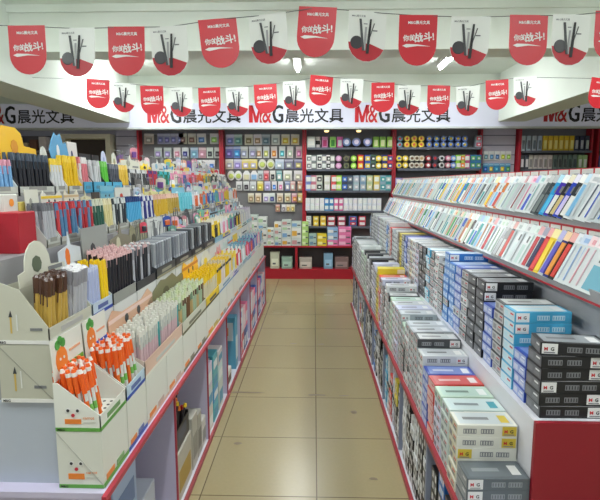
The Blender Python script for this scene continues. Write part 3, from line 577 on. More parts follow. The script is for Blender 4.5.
# cardboard display boxes
def disp(xf, xb, y0, y1, z, lip, back, c, loc_lab, hdx=None, cat='display box', topper=None, band=None, side=None, holes=False, blank=False, group=None, lipc=None, lipband=None, front=None):
    t_ = thing('display_box', loc_lab, cat, (xf, y0, z), group=group)
    D = xb-xf; W = y1-y0-.006; m = M(*c, .5); th = .003                       # D negative (towards -X)
    b = MB(); prof = [(0, 0), (D, 0), (D, back), (D*.9, back), (0, lip)]
    if hdx is not None: prof = [(0, 0), (D, 0), (D, back+.03), (hdx, back), (0, lip)]
    if blank: prof = [(0, 0), (D, 0), (D, back), (0, back)]
    if blank:
        b.box(D, 0, 0, 0, W, back, m); b.prism([(D, back), (D, back-.003), (-.004, .012), (0, .012)], -.0015, -.0003, M(*[int(v*.86) for v in c]))
        b.box(-.0005, 0.002, .02, .0008, W-.002, back-.003, M(*[min(255, v+6) for v in c]))
    else:
        b.prism(prof, 0, th, m); b.prism(prof, W-th, W, m); b.box(D, th, 0, D+th, W-th, back, m); b.box(D+th, th, .012, -th, W-th, .016, M(*[min(255, v+8) for v in c]))
    if band:                                                     # printed strip and logo on the end that faces the door
        b.box(D, -.0012, 0, 0, -.0002, .012, M(*band)); b.text('M&G', .011, BLACK, facing(D+.006, -.002, .002), .02)
    if side == 'face':
        for dx in (-.058, -.028):
            X = D*.5+dx+.03; b.cyl((X, -.001, back*.44), (X, -.0016, back*.44), .008, .008, WHITE, 10); b.cyl((X, -.0016, back*.44), (X, -.0024, back*.44), .005, .005, DARK, 8)
        X = D*.5+.0-.013; b.cyl((X, -.001, back*.34), (X, -.002, back*.34), .006, .006, M(190, 40, 60), 8)
        b.box(D*.78, -.0015, back*.16, D*.42, -.0004, back*.26, M(228, 130, 50)); b.text('carrot', .014, M(228, 130, 50), facing(D*.38, -.0015, back*.26), .01); b.box(D*.38, -.0015, back*.19, D*.1, -.0004, back*.2, CARD)
    if side == 'pen':
        b.box(D*.72, -.0015, back*.2, D*.69, -.0004, back*.5, M(206, 176, 90)); b.prism([(D*.74, back*.5), (D*.67, back*.5), (D*.7, back*.62)], -.0015, -.0004, DARK)
        b.box(D*.6, -.0015, back*.25, D*.58, -.0004, back*.55, PAPER); b.box(D*.35, -.0015, back*.25, D*.12, -.0004, back*.3, GREYM)
    if side == 'blankface': pass
    b.build('body', t_)
    lc_ = M(*(lipc or c), .45)
    if not blank:
        l = MB(); l.box(-th, 0, 0, 0, W, lip, lc_)
        if lipband: l.box(0, .002, 0, .001, W-.002, .012, M(*lipband)); l.box(0, W*.25, .02, .0012, W*.75, .036, M(*[int(v*.6+60) for v in lipband]))
        l.build('front_lip', t_)
        if holes:
            h = MB()
            for a in range(5):
                for e in range(7): h.cyl((D*(.12+.17*a), W*(.1+.13*e), .0161), (D*(.12+.17*a), W*(.1+.13*e), .0166), .0055, .0055, DARK, 7)
            h.build('hole_grid', t_)
    elif lipband:
        l = MB(); l.box(0.0009, .001, 0, .003, W-.001, .014, M(*lipband)); l.box(.0009, W*.1, .016, .0025, W*.4, .034, M(226, 140, 70)); l.box(.0009, W*.5, .016, .0025, W*.8, .034, M(*[int(v*.6+70) for v in lipband])); l.build('printed_strip', t_)
    if topper:
        kind, tc, th_, acc = topper; p = MB(); w2 = W/2
        Tm = Matrix.Translation((D+.004 if hdx is None else hdx, w2, back+(0 if hdx is None else .002))) @ Matrix.Rotation(-.06, 4, 'Y') @ Matrix.Rotation(math.pi/2, 4, 'Z')   # local x = along +Y, y -> -X, z up
        hw = w2*.96
        if kind == 'round': pts = [(-hw, 0), (hw, 0), (hw, th_*.3)]+[(hw*.55*math.cos(a*math.pi/8)-hw*.2, th_*.35+th_*.65*math.sin(a*math.pi/8)) for a in range(9)]+[(-hw, th_*.3)]
        elif kind == 'ears': pts = [(-hw, 0), (hw, 0), (hw, th_*.75), (hw*.8, th_), (hw*.45, th_*.78), (-hw*.45, th_*.78), (-hw*.8, th_), (-hw, th_*.75)]
        elif kind == 'wave': pts = [(-hw, 0), (hw, 0), (hw, th_*.5), (hw*.6, th_*.62), (hw*.5, th_), (0, th_*.8), (-hw*.4, th_*.95), (-hw*.6, th_*.6), (-hw, th_*.66)]
        elif kind == 'duck': pts = [(-hw, 0), (hw, 0), (hw, th_*.45), (hw*.3, th_*.5), (hw*.2, th_*.85), (-hw*.1, th_), (-hw*.8, th_), (-hw, th_*.8)]
        elif kind == 'cloud': pts = [(-hw, 0), (hw, 0), (hw*1.3, th_*.35), (hw, th_*.75), (hw*.6, th_*.7), (hw*.3, th_), (-hw*.2, th_*.92), (-hw*.5, th_), (-hw*1.0, th_*.75), (-hw*1.4, th_*.45)]
        elif kind == 'peak': pts = [(-hw, 0), (hw, 0), (hw, th_*.6), (hw*.15, th_*.7), (0, th_), (-hw*.15, th_*.7), (-hw, th_*.6)]
        else: pts = [(-hw, 0), (hw, 0), (hw, th_), (-hw, th_)]
        p.prism(pts, -.0015, .0015, M(*tc, .4), T=Tm)
        if kind == 'rectc':                                     # little carrot figure
            el = [(-hw*.45+hw*.36*math.cos(a*math.pi/7), th_*.42+th_*.33*math.sin(a*math.pi/7)) for a in range(14)]
            p.prism(el, -.003, -.0018, M(236, 130, 44), T=Tm)
            for a, b_ in ((-.62, .82), (-.45, .9), (-.28, .82)): p.prism([(hw*a+hw*.15*math.cos(q_*math.pi/4), th_*b_+th_*.12*math.sin(q_*math.pi/4)) for q_ in range(8)], -.0032, -.0018, M(80, 160, 70), T=Tm)
            for a in (-.55, -.32): p.prism([(hw*a+.005*math.cos(q_*math.pi/3), th_*.46+.005*math.sin(q_*math.pi/3)) for q_ in range(6)], -.004, -.003, WHITE, T=Tm)
            p.prism([(-hw*.1, th_*.12), (hw*.95, th_*.12), (hw*.95, th_*.26), (-hw*.1, th_*.26)], -.003, -.0018, M(*acc), T=Tm)
            p.prism([(hw*.05, th_*.5), (hw*.8, th_*.5), (hw*.8, th_*.56), (hw*.05, th_*.56)], -.003, -.0018, M(230, 170, 130), T=Tm)
        elif kind == 'face' or kind == 'ears':
            for a in (-.3, .25): p.prism([(hw*a+hw*.08*math.cos(q_*math.pi/3), th_*.5+hw*.08*math.sin(q_*math.pi/3)) for q_ in range(6)], -.003, -.0018, DARK, T=Tm)
            p.prism([(-hw*.06, th_*.36), (hw*.04, th_*.36), (-hw*.01, th_*.3)], -.003, -.0018, DARK, T=Tm)
            p.prism([(-hw, th_*.62), (hw, th_*.62), (hw, th_*.74), (-hw, th_*.74)], -.0028, -.0018, M(*acc), T=Tm)
            p.prism([(-hw*.5, th_*.08), (hw*.8, th_*.08), (hw*.8, th_*.2), (-hw*.5, th_*.2)], -.0028, -.0018, GREYM, T=Tm)
        else:
            p.prism([(-hw*.25+hw*.2*math.cos(q_*math.pi/4), th_*.45+th_*.2*math.sin(q_*math.pi/4)) for q_ in range(8)], -.003, -.0018, M(*acc), T=Tm)
            p.prism([(hw*.2, th_*.2), (hw*.85, th_*.2), (hw*.85, th_*.3), (hw*.2, th_*.3)], -.003, -.0018, GREYM, T=Tm)
        p.build('header_card', t_)
    return t_
# pens ------------------------------------------------------------
pk = {}
def pen_parts(kind):
    if kind in pk: return pk[kind]
    P = []                                                       # (partname, list of (z0,z1,r0,r1,colour))
    K = {
     'carrot': ([(0, .10, .0062, .0068, (222, 226, 222)), (.03, .055, .0071, .0071, (120, 190, 90))], [(.10, .155, .0085, .0088, (238, 104, 34)), (.155, .168, .0088, .0088, (238, 236, 232)), (.168, .178, .008, .006, (238, 104, 34))]),
     'carrot2': ([(0, .075, .0068, .0068, (236, 112, 40)), (.075, .10, .0068, .0068, (215, 222, 218))], [(.10, .165, .0085, .0086, (236, 96, 30)), (.165, .177, .008, .005, (240, 236, 230))]),
     'brown': ([(0, .125, .0085, .009, (198, 164, 78))], [(.125, .175, .0095, .0115, (84, 56, 42)), (.175, .182, .0115, .006, (70, 46, 36))]),
     'silver': ([(0, .125, .0085, .009, (186, 188, 196))], [(.125, .175, .0095, .0115, (150, 150, 158)), (.175, .182, .0115, .006, (215, 215, 218))]),
     'pale': ([(0, .10, .0075, .0075, (214, 184, 190)), (.10, .15, .0078, .0078, (196, 200, 194))], [(.15, .172, .0082, .0065, (226, 226, 216))]),
     'teal': ([(0, .15, .0075, .0075, (70, 160, 160))], [(.15, .172, .0082, .0065, (226, 226, 216))]),
     'lav': ([(0, .15, .0095, .0095, (178, 188, 222))], [(.15, .165, .0095, .007, (196, 204, 230))]),
     'yel': ([(0, .14, .0095, .0095, (238, 200, 20))], [(.14, .175, .0075, .006, (244, 206, 30))]),
     'blkpink': ([(0, .165, .0095, .0095, (34, 34, 42))], [(.165, .178, .0098, .008, (224, 184, 184))]),
     'blkgrey': ([(0, .165, .008, .008, (52, 54, 60))], [(.165, .178, .008, .006, (214, 180, 180))]),
     'grn': ([(0, .11, .0075, .0075, (196, 170, 116)), (.11, .15, .0078, .0078, (120, 150, 120))], [(.15, .175, .0082, .006, (222, 232, 206))]),
     'grn2': ([(0, .12, .0075, .0075, (178, 200, 170)), (.12, .15, .0078, .0078, (96, 66, 50))], [(.15, .175, .0082, .006, (214, 226, 180))]),
     'brn2': ([(0, .15, .0075, .0075, (120, 84, 54))], [(.15, .175, .0082, .006, (222, 226, 200))]),
     'yelc': ([(0, .13, .008, .008, (222, 216, 190))], [(.13, .175, .009, .0075, (240, 204, 36))]),
     'stripe': ([(0, .13, .008, .008, (232, 196, 40)), (.13, .15, .0085, .0085, (40, 60, 80))], [(.15, .175, .009, .0075, (236, 200, 60))]),
     'stripe2': ([(0, .13, .008, .008, (226, 214, 206)), (.13, .15, .0085, .0085, (46, 56, 60))], [(.15, .175, .009, .0075, (210, 196, 170))]),
    }
    if kind in K: b_, c_ = K[kind]
    else:
        col = kind[0]; cap = kind[1]; L = kind[2]
        b_, c_ = [(0, L*.8, .0078, .0078, col)], [(L*.8, L, .0085, .006, cap)]
    def mk(L_, nm):
        mb = MB()
        for z0, z1, r0, r1, c in L_: mb.cyl((0, 0, z0), (0, 0, z1), r0, r1, M(*c, .3), 7)
        return mb
    B, C = mk(b_, 'barrel'), mk(c_, 'cap')
    zt = c_[0][0]; C.box(-.0015, -.0115, zt-.03, .0015, -.0085, zt+.02, M(*c_[0][4], .3))
    pk[kind] = (B, C, B.mesh('barrel'), C.mesh('cap'))
    return pk[kind]
pen_stuff = MB(); npen = [0]
def pen(kind, loc, rot, label, group, far=False):
    B, C, bm_, cm_ = pen_parts(kind)
    if far or npen[0] >= 300:
        T = Matrix.Translation(loc) @ Matrix.Rotation(rot[1], 4, 'Y') @ Matrix.Rotation(rot[0], 4, 'X')
        for q_ in (B, C):
            vs = q_.v; base = len(pen_stuff.v); pen_stuff.v += [tuple(T @ Vector(p)) for p in vs]
            for f, mi in zip(q_.f, q_.mi): pen_stuff.f.append([i+base for i in f]); pen_stuff.mi.append(pen_stuff.m(q_.mats[mi]))
        return
    npen[0] += 1
    o = put('pen', None, None, loc, rot, label, 'pen', group)
    put('barrel', bm_, o); put('cap', cm_, o)
def fill(xf, xb, y0, y1, z, nx, ny, kinds, label, group, far=False, lean=(0, 0), skip=0, x_in=.02, y_in=.016, rise=.0):
    ax, bx = xf-x_in, xb+x_in
    for i in range(nx):
        for j in range(ny):
            if skip and R.random() < skip: continue
            x = ax+(bx-ax)*(i/(nx-1) if nx > 1 else .5); y = (y0+y_in)+(y1-y0-2*y_in)*(j/(ny-1) if ny > 1 else .5)
            k = kinds(i, j) if callable(kinds) else kinds
            l = label[k] if isinstance(label, dict) else label
            l = l+', %s along, %s back' % (ordn(j+1), ordn(i+1))
            pen(k, (x, y, z+.0165+rise*i), (lean[1]+R.uniform(-.03, .03), lean[0]+R.uniform(-.03, .03), R.uniform(-.3, .3)), l, group, far)
WB = (214, 216, 206)
# front row, lower course of shut cartons
F, B_ = -.658, -.80
row1 = [1.445, 1.66, 1.862, 2.14, 2.42, 2.70, 2.98, 3.40, 3.70, 4.0, 4.6, 5.2, 5.9, 6.5]
for i in range(len(row1)-1):
    disp(F, B_, row1[i], row1[i+1], LZ+.001, .03, .188, WB, 'shut white display carton on the front shelf edge, %s from the near end' % ordn(i+1), blank=True, lipband=[(96, 160, 70), (60, 90, 170), (214, 180, 160), (214, 180, 160), (110, 110, 80), (110, 110, 80), (190, 170, 60)][i] if i < 7 else (150, 150, 140), band=(96, 160, 70) if i == 0 else None, side='face' if i == 0 else None, group='shut cartons under the front row of pen displays')
ZD = LZ+.19
G = 'pen display boxes in the front row'
disp(F, B_, 1.445, 1.66, ZD, .052, .155, (226, 228, 220), 'white carrot-faced display box with green strip, nearest in the front row', topper=('rectc', (226, 226, 216), .13, (110, 160, 60)), band=(96, 160, 70), side='face', holes=True, lipband=(96, 160, 70), group=G)
disp(F, B_, 1.662, 1.86, ZD, .052, .155, (226, 228, 220), 'white carrot-faced display box with blue strip, second in the front row', topper=('rectc', (226, 226, 216), .13, (50, 80, 190)), holes=True, lipc=(190, 212, 226), lipband=(50, 80, 170), group=G)
lab = {'carrot': 'orange and white capped pen in the nearest carrot display box', 'carrot2': 'orange pen in the nearest carrot display box'}
fill(F-.02, B_, 1.45, 1.60, ZD, 5, 6, lambda i, j: 'carrot' if (i+j) % 3 else 'carrot2', lab, 'pens in the nearest carrot box', lean=(-.14, .0), skip=.1)
lab = {'carrot': 'orange and white capped pen in the second carrot display box', 'carrot2': 'orange pen in the second carrot display box'}
fill(F-.01, B_, 1.665, 1.86, ZD, 5, 6, lambda i, j: 'carrot' if (i*2+j) % 3 else 'carrot2', lab, 'pens in the second carrot box', lean=(-.1, .0), skip=.08)
disp(F, B_, 1.862, 2.42, ZD, .07, .13, (206, 190, 176), 'long peach-lipped tray of pale pens beyond the carrot boxes', topper=('ears', (214, 170, 140), .13, (230, 200, 190)), lipc=(222, 190, 170), lipband=(226, 226, 214), group=G)
fill(F, B_, 1.862, 2.42, ZD, 5, 17, lambda i, j: 'teal' if (i == 0 and j % 9 == 7) else 'pale', {'pale': 'pale pen with off-white cap in the peach-lipped tray', 'teal': 'teal pen at the front of the peach-lipped tray'}, 'pens in the peach tray')
disp(F, B_, 2.42, 2.98, ZD, .065, .13, (150, 146, 110), 'olive and white tray of green and brown pens', topper=('cloud', (120, 116, 84), .13, (90, 86, 60)), lipc=(206, 206, 190), lipband=(96, 94, 60), group=G)
fill(F, B_, 2.42, 2.98, ZD, 5, 15, lambda i, j: ['grn', 'grn2', 'brn2', 'grn', 'grn2'][(j//2+i) % 5], {'grn': 'tan and green pen in the olive tray', 'grn2': 'pale green pen in the olive tray', 'brn2': 'brown pen in the olive tray'}, 'pens in the olive tray')
disp(F, B_, 2.98, 3.40, ZD, .06, .14, (232, 200, 40), 'yellow tray of yellow-capped pens in the front row', topper=('ears', (236, 180, 40), .14, (200, 120, 30)), lipc=(232, 200, 40), lipband=(40, 40, 40), group=G)
fill(F, B_, 2.98, 3.40, ZD, 5, 9, 'yelc', 'yellow-capped pen in the yellow tray', 'pens in the yellow tray')
disp(F, B_, 3.40, 4.0, ZD, .06, .13, (206, 212, 214), 'white and blue tray of yellow striped pens in the front row', topper=('round', (214, 214, 200), .14, (232, 200, 40)), lipc=(220, 220, 210), lipband=(100, 150, 190), group=G)
fill(F, B_, 3.40, 4.0, ZD, 5, 14, lambda i, j: 'stripe' if (j//4) % 2 == 0 else 'stripe2', 'yellow striped pen in the white and blue tray', 'pens', far=True)
CC = [(226, 224, 210), (196, 214, 206), (190, 206, 214), (224, 210, 190), (206, 196, 214), (226, 226, 222), (232, 210, 90), (216, 160, 160), (120, 170, 190)]
def rc(): return R.choice(CC)
def bright(): return R.choice([(230, 200, 60), (90, 160, 200), (60, 90, 170), (220, 110, 60), (210, 70, 90), (230, 150, 180), (120, 180, 160), (200, 200, 205), (50, 52, 60), (120, 80, 150), (226, 224, 210), (150, 190, 210), (222, 222, 226), (190, 200, 196)])
def clutter(xf, xb, y0, y1, zb, rown, i, L=.15, back=.09, n0=0, tall=.07):
    c = rc(); k = bright(); k2 = bright()
    disp(xf, xb, y0, y1, zb, .045, back, c, '%s display box with %s pens, %s from near end in %s row' % (cname(c), cname(k), ordn(i), rown), topper=(R.choice(['round', 'ears', 'wave', 'peak', 'rect']), rc() if R.random() < .6 else bright(), tall, bright()), lipc=rc(), lipband=bright(), group='pen display boxes in the %s row' % rown)
    ny = max(3, int((y1-y0)/.035)); A, B2 = (k, rc(), L), (k2, k, L*.92)
    fill(xf, xb, y0, y1, zb, 4, ny, lambda a, b: A if (b//3) % 2 == 0 else B2, '', '', far=True, lean=(-.05, 0))
y = 4.0; i = 7
for y1 in (4.3, 4.6, 4.9, 5.2, 5.55, 5.9, 6.2, 6.5): clutter(F, B_, y, y1, ZD, 'front', i, .17, .12, tall=.13); y = y1; i += 1

# second row
F2, B2_ = -.808, -.925; Z2L = .921
disp(F2, -.973, 1.46, 1.76, Z2L, .03, .186, (186, 186, 170), 'shut grey display carton below the brown pens, nearest in the second row', blank=True, band=(226, 226, 222), side='pen', group='shut cartons in the second row')
for i, (a, b) in enumerate([(1.765, 1.95), (1.955, 2.22), (2.225, 2.5), (2.505, 2.86), (2.865, 3.25), (3.255, 3.8), (3.805, 4.4), (4.405, 5.1), (5.105, 5.8), (5.805, 6.5)]):
    disp(F2, B2_, a, b, Z2L, .03, .186, (206, 208, 206), 'shut pale carton in the second row, %s from the near end' % ordn(i+2), blank=True, lipband=(60, 80, 170) if i == 0 else (160, 150, 140), group='shut cartons in the second row')
ZD2 = Z2L+.188
G = 'pen display boxes in the second row'
disp(F2, -.973, 1.46, 1.76, ZD2, .05, .17, (196, 196, 180), 'grey cardboard display box of brown and silver pens with round header card', hdx=-.085, topper=('round', (206, 206, 190), .135, (90, 100, 80)), band=(226, 226, 222), side='pen', lipband=(200, 200, 196), group=G)
fill(F2, -.885, 1.48, 1.62, ZD2, 4, 5, 'brown', 'gold pen with dark brown head in the grey cardboard display box', 'brown topped pens', lean=(.06, 0), rise=.004)
fill(F2, -.885, 1.645, 1.755, ZD2, 4, 4, 'silver', 'silver pen with grey head in the grey cardboard display box', 'silver topped pens', lean=(.06, 0), rise=.004)
disp(F2, B2_, 1.765, 1.95, ZD2, .05, .14, (190, 206, 220), 'pale blue display box of lavender and yellow pens', topper=('peak', (206, 214, 220), .17, (236, 120, 40)), lipc=(190, 206, 220), lipband=(44, 70, 170), group=G)
fill(F2, B2_, 1.765, 1.875, ZD2, 4, 4, 'lav', 'lavender pen in the pale blue display box', 'lavender pens'); fill(F2, B2_, 1.88, 1.95, ZD2, 4, 3, 'yel', 'bright yellow pen in the pale blue display box', 'yellow pens')
disp(F2, B2_, 1.955, 2.22, ZD2, .045, .12, (70, 72, 76), 'dark display box of black pens with pink tips', topper=('rect', (150, 154, 150), .19, (60, 62, 66)), lipc=(150, 152, 146), group=G)
fill(F2, B2_, 1.955, 2.22, ZD2, 5, 9, 'blkpink', 'thick black pen with pink tip in the dark display box', 'black pens with pink tips', rise=.006)
disp(F2, B2_, 2.225, 2.5, ZD2, .04, .11, (52, 54, 58), 'black display box of slim black and grey pens', topper=('peak', (130, 124, 104), .2, (200, 196, 170)), lipc=(60, 62, 66), group=G)
fill(F2, B2_, 2.225, 2.5, ZD2, 4, 8, lambda i, j: 'blkgrey' if j % 3 else 'silver', {'blkgrey': 'slim black pen in the black display box', 'silver': 'silver pen in the black display box'}, 'slim pens in the black box')
# grey pen cases
for i, (a, b, tp) in enumerate([(2.505, 2.86, ('wave', (150, 146, 116), .16, (90, 86, 66))), (2.865, 3.25, ('rect', (206, 208, 204), .16, (120, 122, 126))), (3.255, 3.62, ('peak', (44, 46, 50), .18, (150, 150, 150))), (3.625, 4.02, ('round', (60, 62, 66), .18, (200, 200, 200)))]):
    disp(F2+.004, -.965, a, b, ZD2, .055, .12, (56, 58, 62), 'dark open tray holding pen cases, %s in the second row' % ordn(i+5), topper=tp, lipc=[(70, 72, 74), (52, 54, 58), (44, 46, 50), (60, 60, 64)][i], lipband=(150, 146, 120), group=G)
def case(x, y, z, W, D, H, c, lab, grp, rot=0):
    mb = MB(); mb.bev(-D, 0, 0, 0, W, H, M(*c, .35), .004); mb.box(-D*.9, -.0015, H*.72, -D*.1, 0, H*.93, M(*[min(255, v+50) for v in c])); mb.box(0, W*.1, H*.2, .001, W*.9, H*.3, M(*[min(255, v+40) for v in c]))
    mb.build('pen_case', loc=(x, y, z), rot=(0, rot, 0), label=lab, cat='pen case', group=grp)
k = 0
for y in [2.515+.048*j for j in range(7)]+[2.875+.052*j for j in range(7)]:
    k += 1; case(F2-.012, y, ZD2+.017, .04, .13, .165, [(128, 134, 142), (150, 156, 162), (112, 118, 128)][k % 3], 'grey pen case standing in the second row, %s from near end' % ordn(k), 'grey pen cases')
for y in [3.27+.075*j for j in range(10)]:
    k += 1; case(F2-.014, y, ZD2+.017, .045, .13, .185-.002*k/2, [(60, 66, 72), (150, 156, 160), (44, 48, 54)][k % 3], 'dark pen case standing in the second row, %s case from near end' % ordn(k), 'dark pen cases')
y = 4.03; i = 9
for y1 in (4.4, 4.8, 5.2, 5.6, 6.0, 6.5): clutter(F2, B2_, y, y1, ZD2, 'second', i, .17, .12, tall=.14); y = y1; i += 1

# third row
F3, B3 = -.985, -1.06; Z3 = 1.361
G = 'pen display boxes in the third row'
fo = thing('document_box', 'red cardboard folder box standing at the near left', 'folder box', (-1.0, 1.66, Z3))
MB().bev(-.15, 0, 0, 0, .11, .14, M(172, 30, 44, .4), .003).add([(-.001+.002, .02, .02)]*0, [], WHITE).build('box', fo)
MB().box(-.14, -.003, .02, -.09, -.0005, .13, M(226, 224, 216)).build('white_tab', fo)
for k, (y_, c_, l_) in enumerate([(1.70, (214, 216, 208), 'white card box with orange sun, behind the red folder box'), (1.80, (226, 206, 110), 'small yellow box behind the red folder box')]):
    mb = MB(); mb.bev(-.03, 0, 0, 0, .09, .2-.03*k, M(*c_, .4), .003); mb.cyl((0, .05, .17-.03*k), (.001, .05, .17-.03*k), .014, .014, M(236, 150, 50), 10); mb.build('card_box', loc=(-1.072, y_, Z3), label=l_, cat='box')
segs3 = [(1.81, 1.91, 'silver pens', ((176, 178, 184), (110, 112, 118)), None), (1.915, 2.09, 'blue and red striped pens', ((84, 130, 170), (196, 60, 66)), 1), (2.095, 2.24, 'red and blue striped pens', ((190, 56, 64), (100, 140, 180)), 1),
         (2.245, 2.36, 'dark green pens', ((50, 100, 84), (206, 210, 190)), None), (2.365, 2.46, 'cream pens', ((216, 206, 150), (224, 216, 180)), None), (2.465, 2.64, 'black and white striped pens', ((52, 60, 66), (210, 216, 214)), 1), (2.645, 2.88, 'light blue pens', ((80, 170, 214), (30, 60, 120)), None),
         (2.885, 3.1, 'navy and white pens', ((40, 50, 130), (220, 222, 226)), 1), (3.105, 3.4, 'ochre pens', ((206, 170, 50), (214, 176, 160)), None), (3.405, 3.7, 'gold pens', ((176, 150, 60), (214, 180, 160)), None), (3.705, 4.1, 'teal pens', ((90, 184, 200), (120, 200, 214)), 1)]
for i, (a, b, nm, (c1, c2), alt) in enumerate(segs3):
    tp = [('rect', (214, 214, 200), .09, (160, 160, 150)), ('ears', (214, 214, 206), .085, (232, 200, 60)), ('ears', (214, 208, 190), .085, (196, 170, 130)), ('peak', (206, 200, 170), .08, (180, 170, 130)), ('rect', (60, 52, 46), .07, (120, 90, 60)), ('face', (110, 170, 190), .1, (90, 160, 190)), ('rect', (206, 206, 196), .09, (200, 70, 50)), ('wave', (226, 226, 222), .05, (40, 42, 46)), ('peak', (196, 196, 140), .09, (150, 150, 90)), ('peak', (196, 196, 140), .09, (150, 150, 90)), ('rect', (120, 180, 200), .08, (200, 220, 230))][i]
    disp(F3, B3, a, b, Z3, .03, .125, (204, 206, 200), 'clear pale display box of %s in the third row' % nm, topper=tp, lipc=(190, 192, 186), lipband=(150, 150, 140), group=G)
    ny = max(4, int((b-a)/.026)); A, B2 = (c1, c2, .148), (c2, c1, .145)
    fill(F3, B3, a, b, Z3, 3, ny, (lambda p, q_: A if q_ % 3 else B2) if alt else A, {A: 'pen with %s barrel among the %s in the third row' % (cname(c1), nm), B2: 'pen with %s barrel among the %s in the third row' % (cname(c2), nm)}, nm+' in the third row', far=(a > 2.9), lean=(-.05, 0), x_in=.015)
y = 4.105; i = 13
for y1 in (4.4, 4.7, 5.0, 5.3, 5.6, 5.9, 6.2, 6.5): clutter(F3, B3, y, y1, Z3, 'third', i, .16, .12, tall=.09); y = y1; i += 1

# fourth row
F4, B4 = -1.13, -1.20; Z4 = 1.551
G = 'pen display boxes in the top row'
segs4 = [(1.70, 1.9, 'light blue pens', ((120, 170, 214), (214, 150, 170)), ('rect', (206, 210, 206), .10, (236, 206, 60)), (220, 224, 220), .12),
         (1.905, 2.17, 'black pens', ((34, 36, 44), (70, 84, 100)), ('duck', (236, 186, 30), .14, (210, 140, 30)), (44, 44, 48), .15),
         (2.175, 2.29, 'white pens', ((220, 222, 224), (236, 206, 60)), ('round', (206, 212, 208), .08, (200, 206, 200)), (226, 226, 226), .14),
         (2.295, 2.44, 'yellow pens', ((236, 196, 30), (240, 206, 60)), ('cloud', (90, 160, 206), .15, (226, 230, 236)), (236, 200, 40), .16),
         (2.445, 2.55, 'red and white pens', ((216, 120, 130), (226, 222, 220)), ('rect', (220, 216, 214), .12, (40, 50, 100)), (220, 200, 200), .16),
         (2.555, 2.70, 'white and black pens', ((210, 212, 214), (190, 190, 192)), ('rect', (30, 30, 34), .07, (60, 60, 64)), (30, 30, 34), .15),
         (2.705, 2.80, 'bright green pens', ((90, 190, 60), (120, 200, 90)), ('rect', (30, 30, 34), .07, (60, 60, 64)), (30, 30, 34), .15),
         (2.805, 2.95, 'dark grey pens', ((80, 84, 96), (110, 114, 126)), ('round', (190, 196, 220), .1, (150, 160, 200)), (90, 94, 104), .14),
         (2.955, 3.1, 'mustard pens', ((226, 190, 70), (236, 206, 110)), ('round', (200, 204, 190), .1, (150, 150, 120)), (80, 110, 170), .14),
         (3.105, 3.45, 'black and silver pens', ((60, 62, 66), (200, 202, 204)), ('peak', (206, 206, 190), .1, (150, 150, 130)), (40, 42, 46), .12),
         (3.455, 3.7, 'red and purple pens', ((180, 40, 50), (90, 50, 120)), ('wave', (236, 206, 30), .06, (30, 30, 30)), (90, 120, 60), .12),
         (3.705, 4.0, 'green and teal pens', ((40, 120, 90), (60, 180, 190)), ('peak', (200, 200, 196), .1, (120, 160, 180)), (60, 160, 170), .12)]
for i, (a, b, nm, (c1, c2), tp, bc, L) in enumerate(segs4):
    disp(F4, B4, a, b, Z4, .055 if 4 <= i <= 7 else .035, .13, bc, '%s display box of %s on the top row' % (cname(bc), nm), topper=tp, lipc=(80, 170, 206) if 4 <= i <= 7 else (200, 202, 196), lipband=(60, 140, 180) if 4 <= i <= 7 else (150, 150, 146), group=G)
    A, B2 = (c1, c2, L), (c2, c1, L); ny = max(4, int((b-a)/.027))
    fill(F4, B4, a, b, Z4, 3, ny, (lambda p, q_: A if q_ % 4 else B2) if i in (4, 5, 9, 10, 11) else A, {A: 'pen with %s barrel among the %s on the top row' % (cname(c1), nm), B2: 'pen with %s barrel among the %s on the top row' % (cname(c2), nm)}, nm+' on the top row', far=(a > 2.9), lean=(-.05, 0))
y = 4.005; i = 13
for y1 in (4.3, 4.6, 4.9, 5.2, 5.6, 6.0, 6.5): clutter(F4, B4, y, y1, Z4, 'top', i, .14, .1, tall=.1); y = y1; i += 1
def rack(x, y, z, H, n, lab, sp=.12):
    t_ = thing('card_rack', lab, 'card rack', (x, y, z), group='small racks of hanging cards on left gondola')
    mb = MB(); mb.cyl((0, 0, 0), (0, 0, .008), .02, .018, GREYM, 10); mb.cyl((0, 0, .008), (0, 0, H), .003, .003, GREYM, 6); mb.cyl((0, -sp*.5, H-.01), (0, sp*.5, H-.01), .0025, .0025, GREYM, 5); mb.build('stand', t_)
    for k in range(n):
        w2, h2 = R.uniform(.02, .035), R.uniform(.025, .05); c = lite(bright(), R.choice([0, .5, .8])); d = bright(); zz = R.uniform(.05+h2, H-.01-h2); yy = R.uniform(-sp*.5, sp*.5)
        m2 = MB(); m2.prism([(-w2, -h2), (w2, -h2), (w2, h2*.7), (w2*.4, h2), (-w2*.4, h2), (-w2, h2*.7)], -.0015, .0015, M(*c, .35))
        m2.bev(-w2*.6, -.012, -h2*.7, w2*.6, -.002, h2*.3, M(*d, .3), .003)
        m2.cyl((0, 0, h2*.8), (0, 0, max(h2, H-.012-zz)), .0015, .0015, GREYM, 4)
        m2.build('hanging_card', t_, loc=(R.uniform(.004, .03), yy, zz), rot=(R.uniform(-.1, .1), R.uniform(-.12, .12), R.uniform(.0, 1.2)))
k = 0
for y in [2.7+.24*j for j in range(15)]:
    k += 1; rack(-.952, y, .921, R.uniform(.46, .54), 7, 'small rack of bright hanging cards behind second row, %s from near end' % ordn(k))
k = 0
for y in [3.12+.24*j for j in range(14)]:
    k += 1; rack(-1.108, y, 1.3605, R.uniform(.27, .34), 6, 'small rack of bright hanging cards behind third row, %s from near end' % ordn(k))
k = 0
for y in [3.2+.22*j for j in range(15)]:
    k += 1; rack(-1.24, y, 1.5495, R.uniform(.24, .32), 6, 'small rack of bright hanging cards behind top row, %s from near end' % ordn(k))
if pen_stuff.v: pen_stuff.build('assorted_pens', label='dense assorted coloured pens filling the farther display boxes on left gondola', cat='pens', kind='stuff')

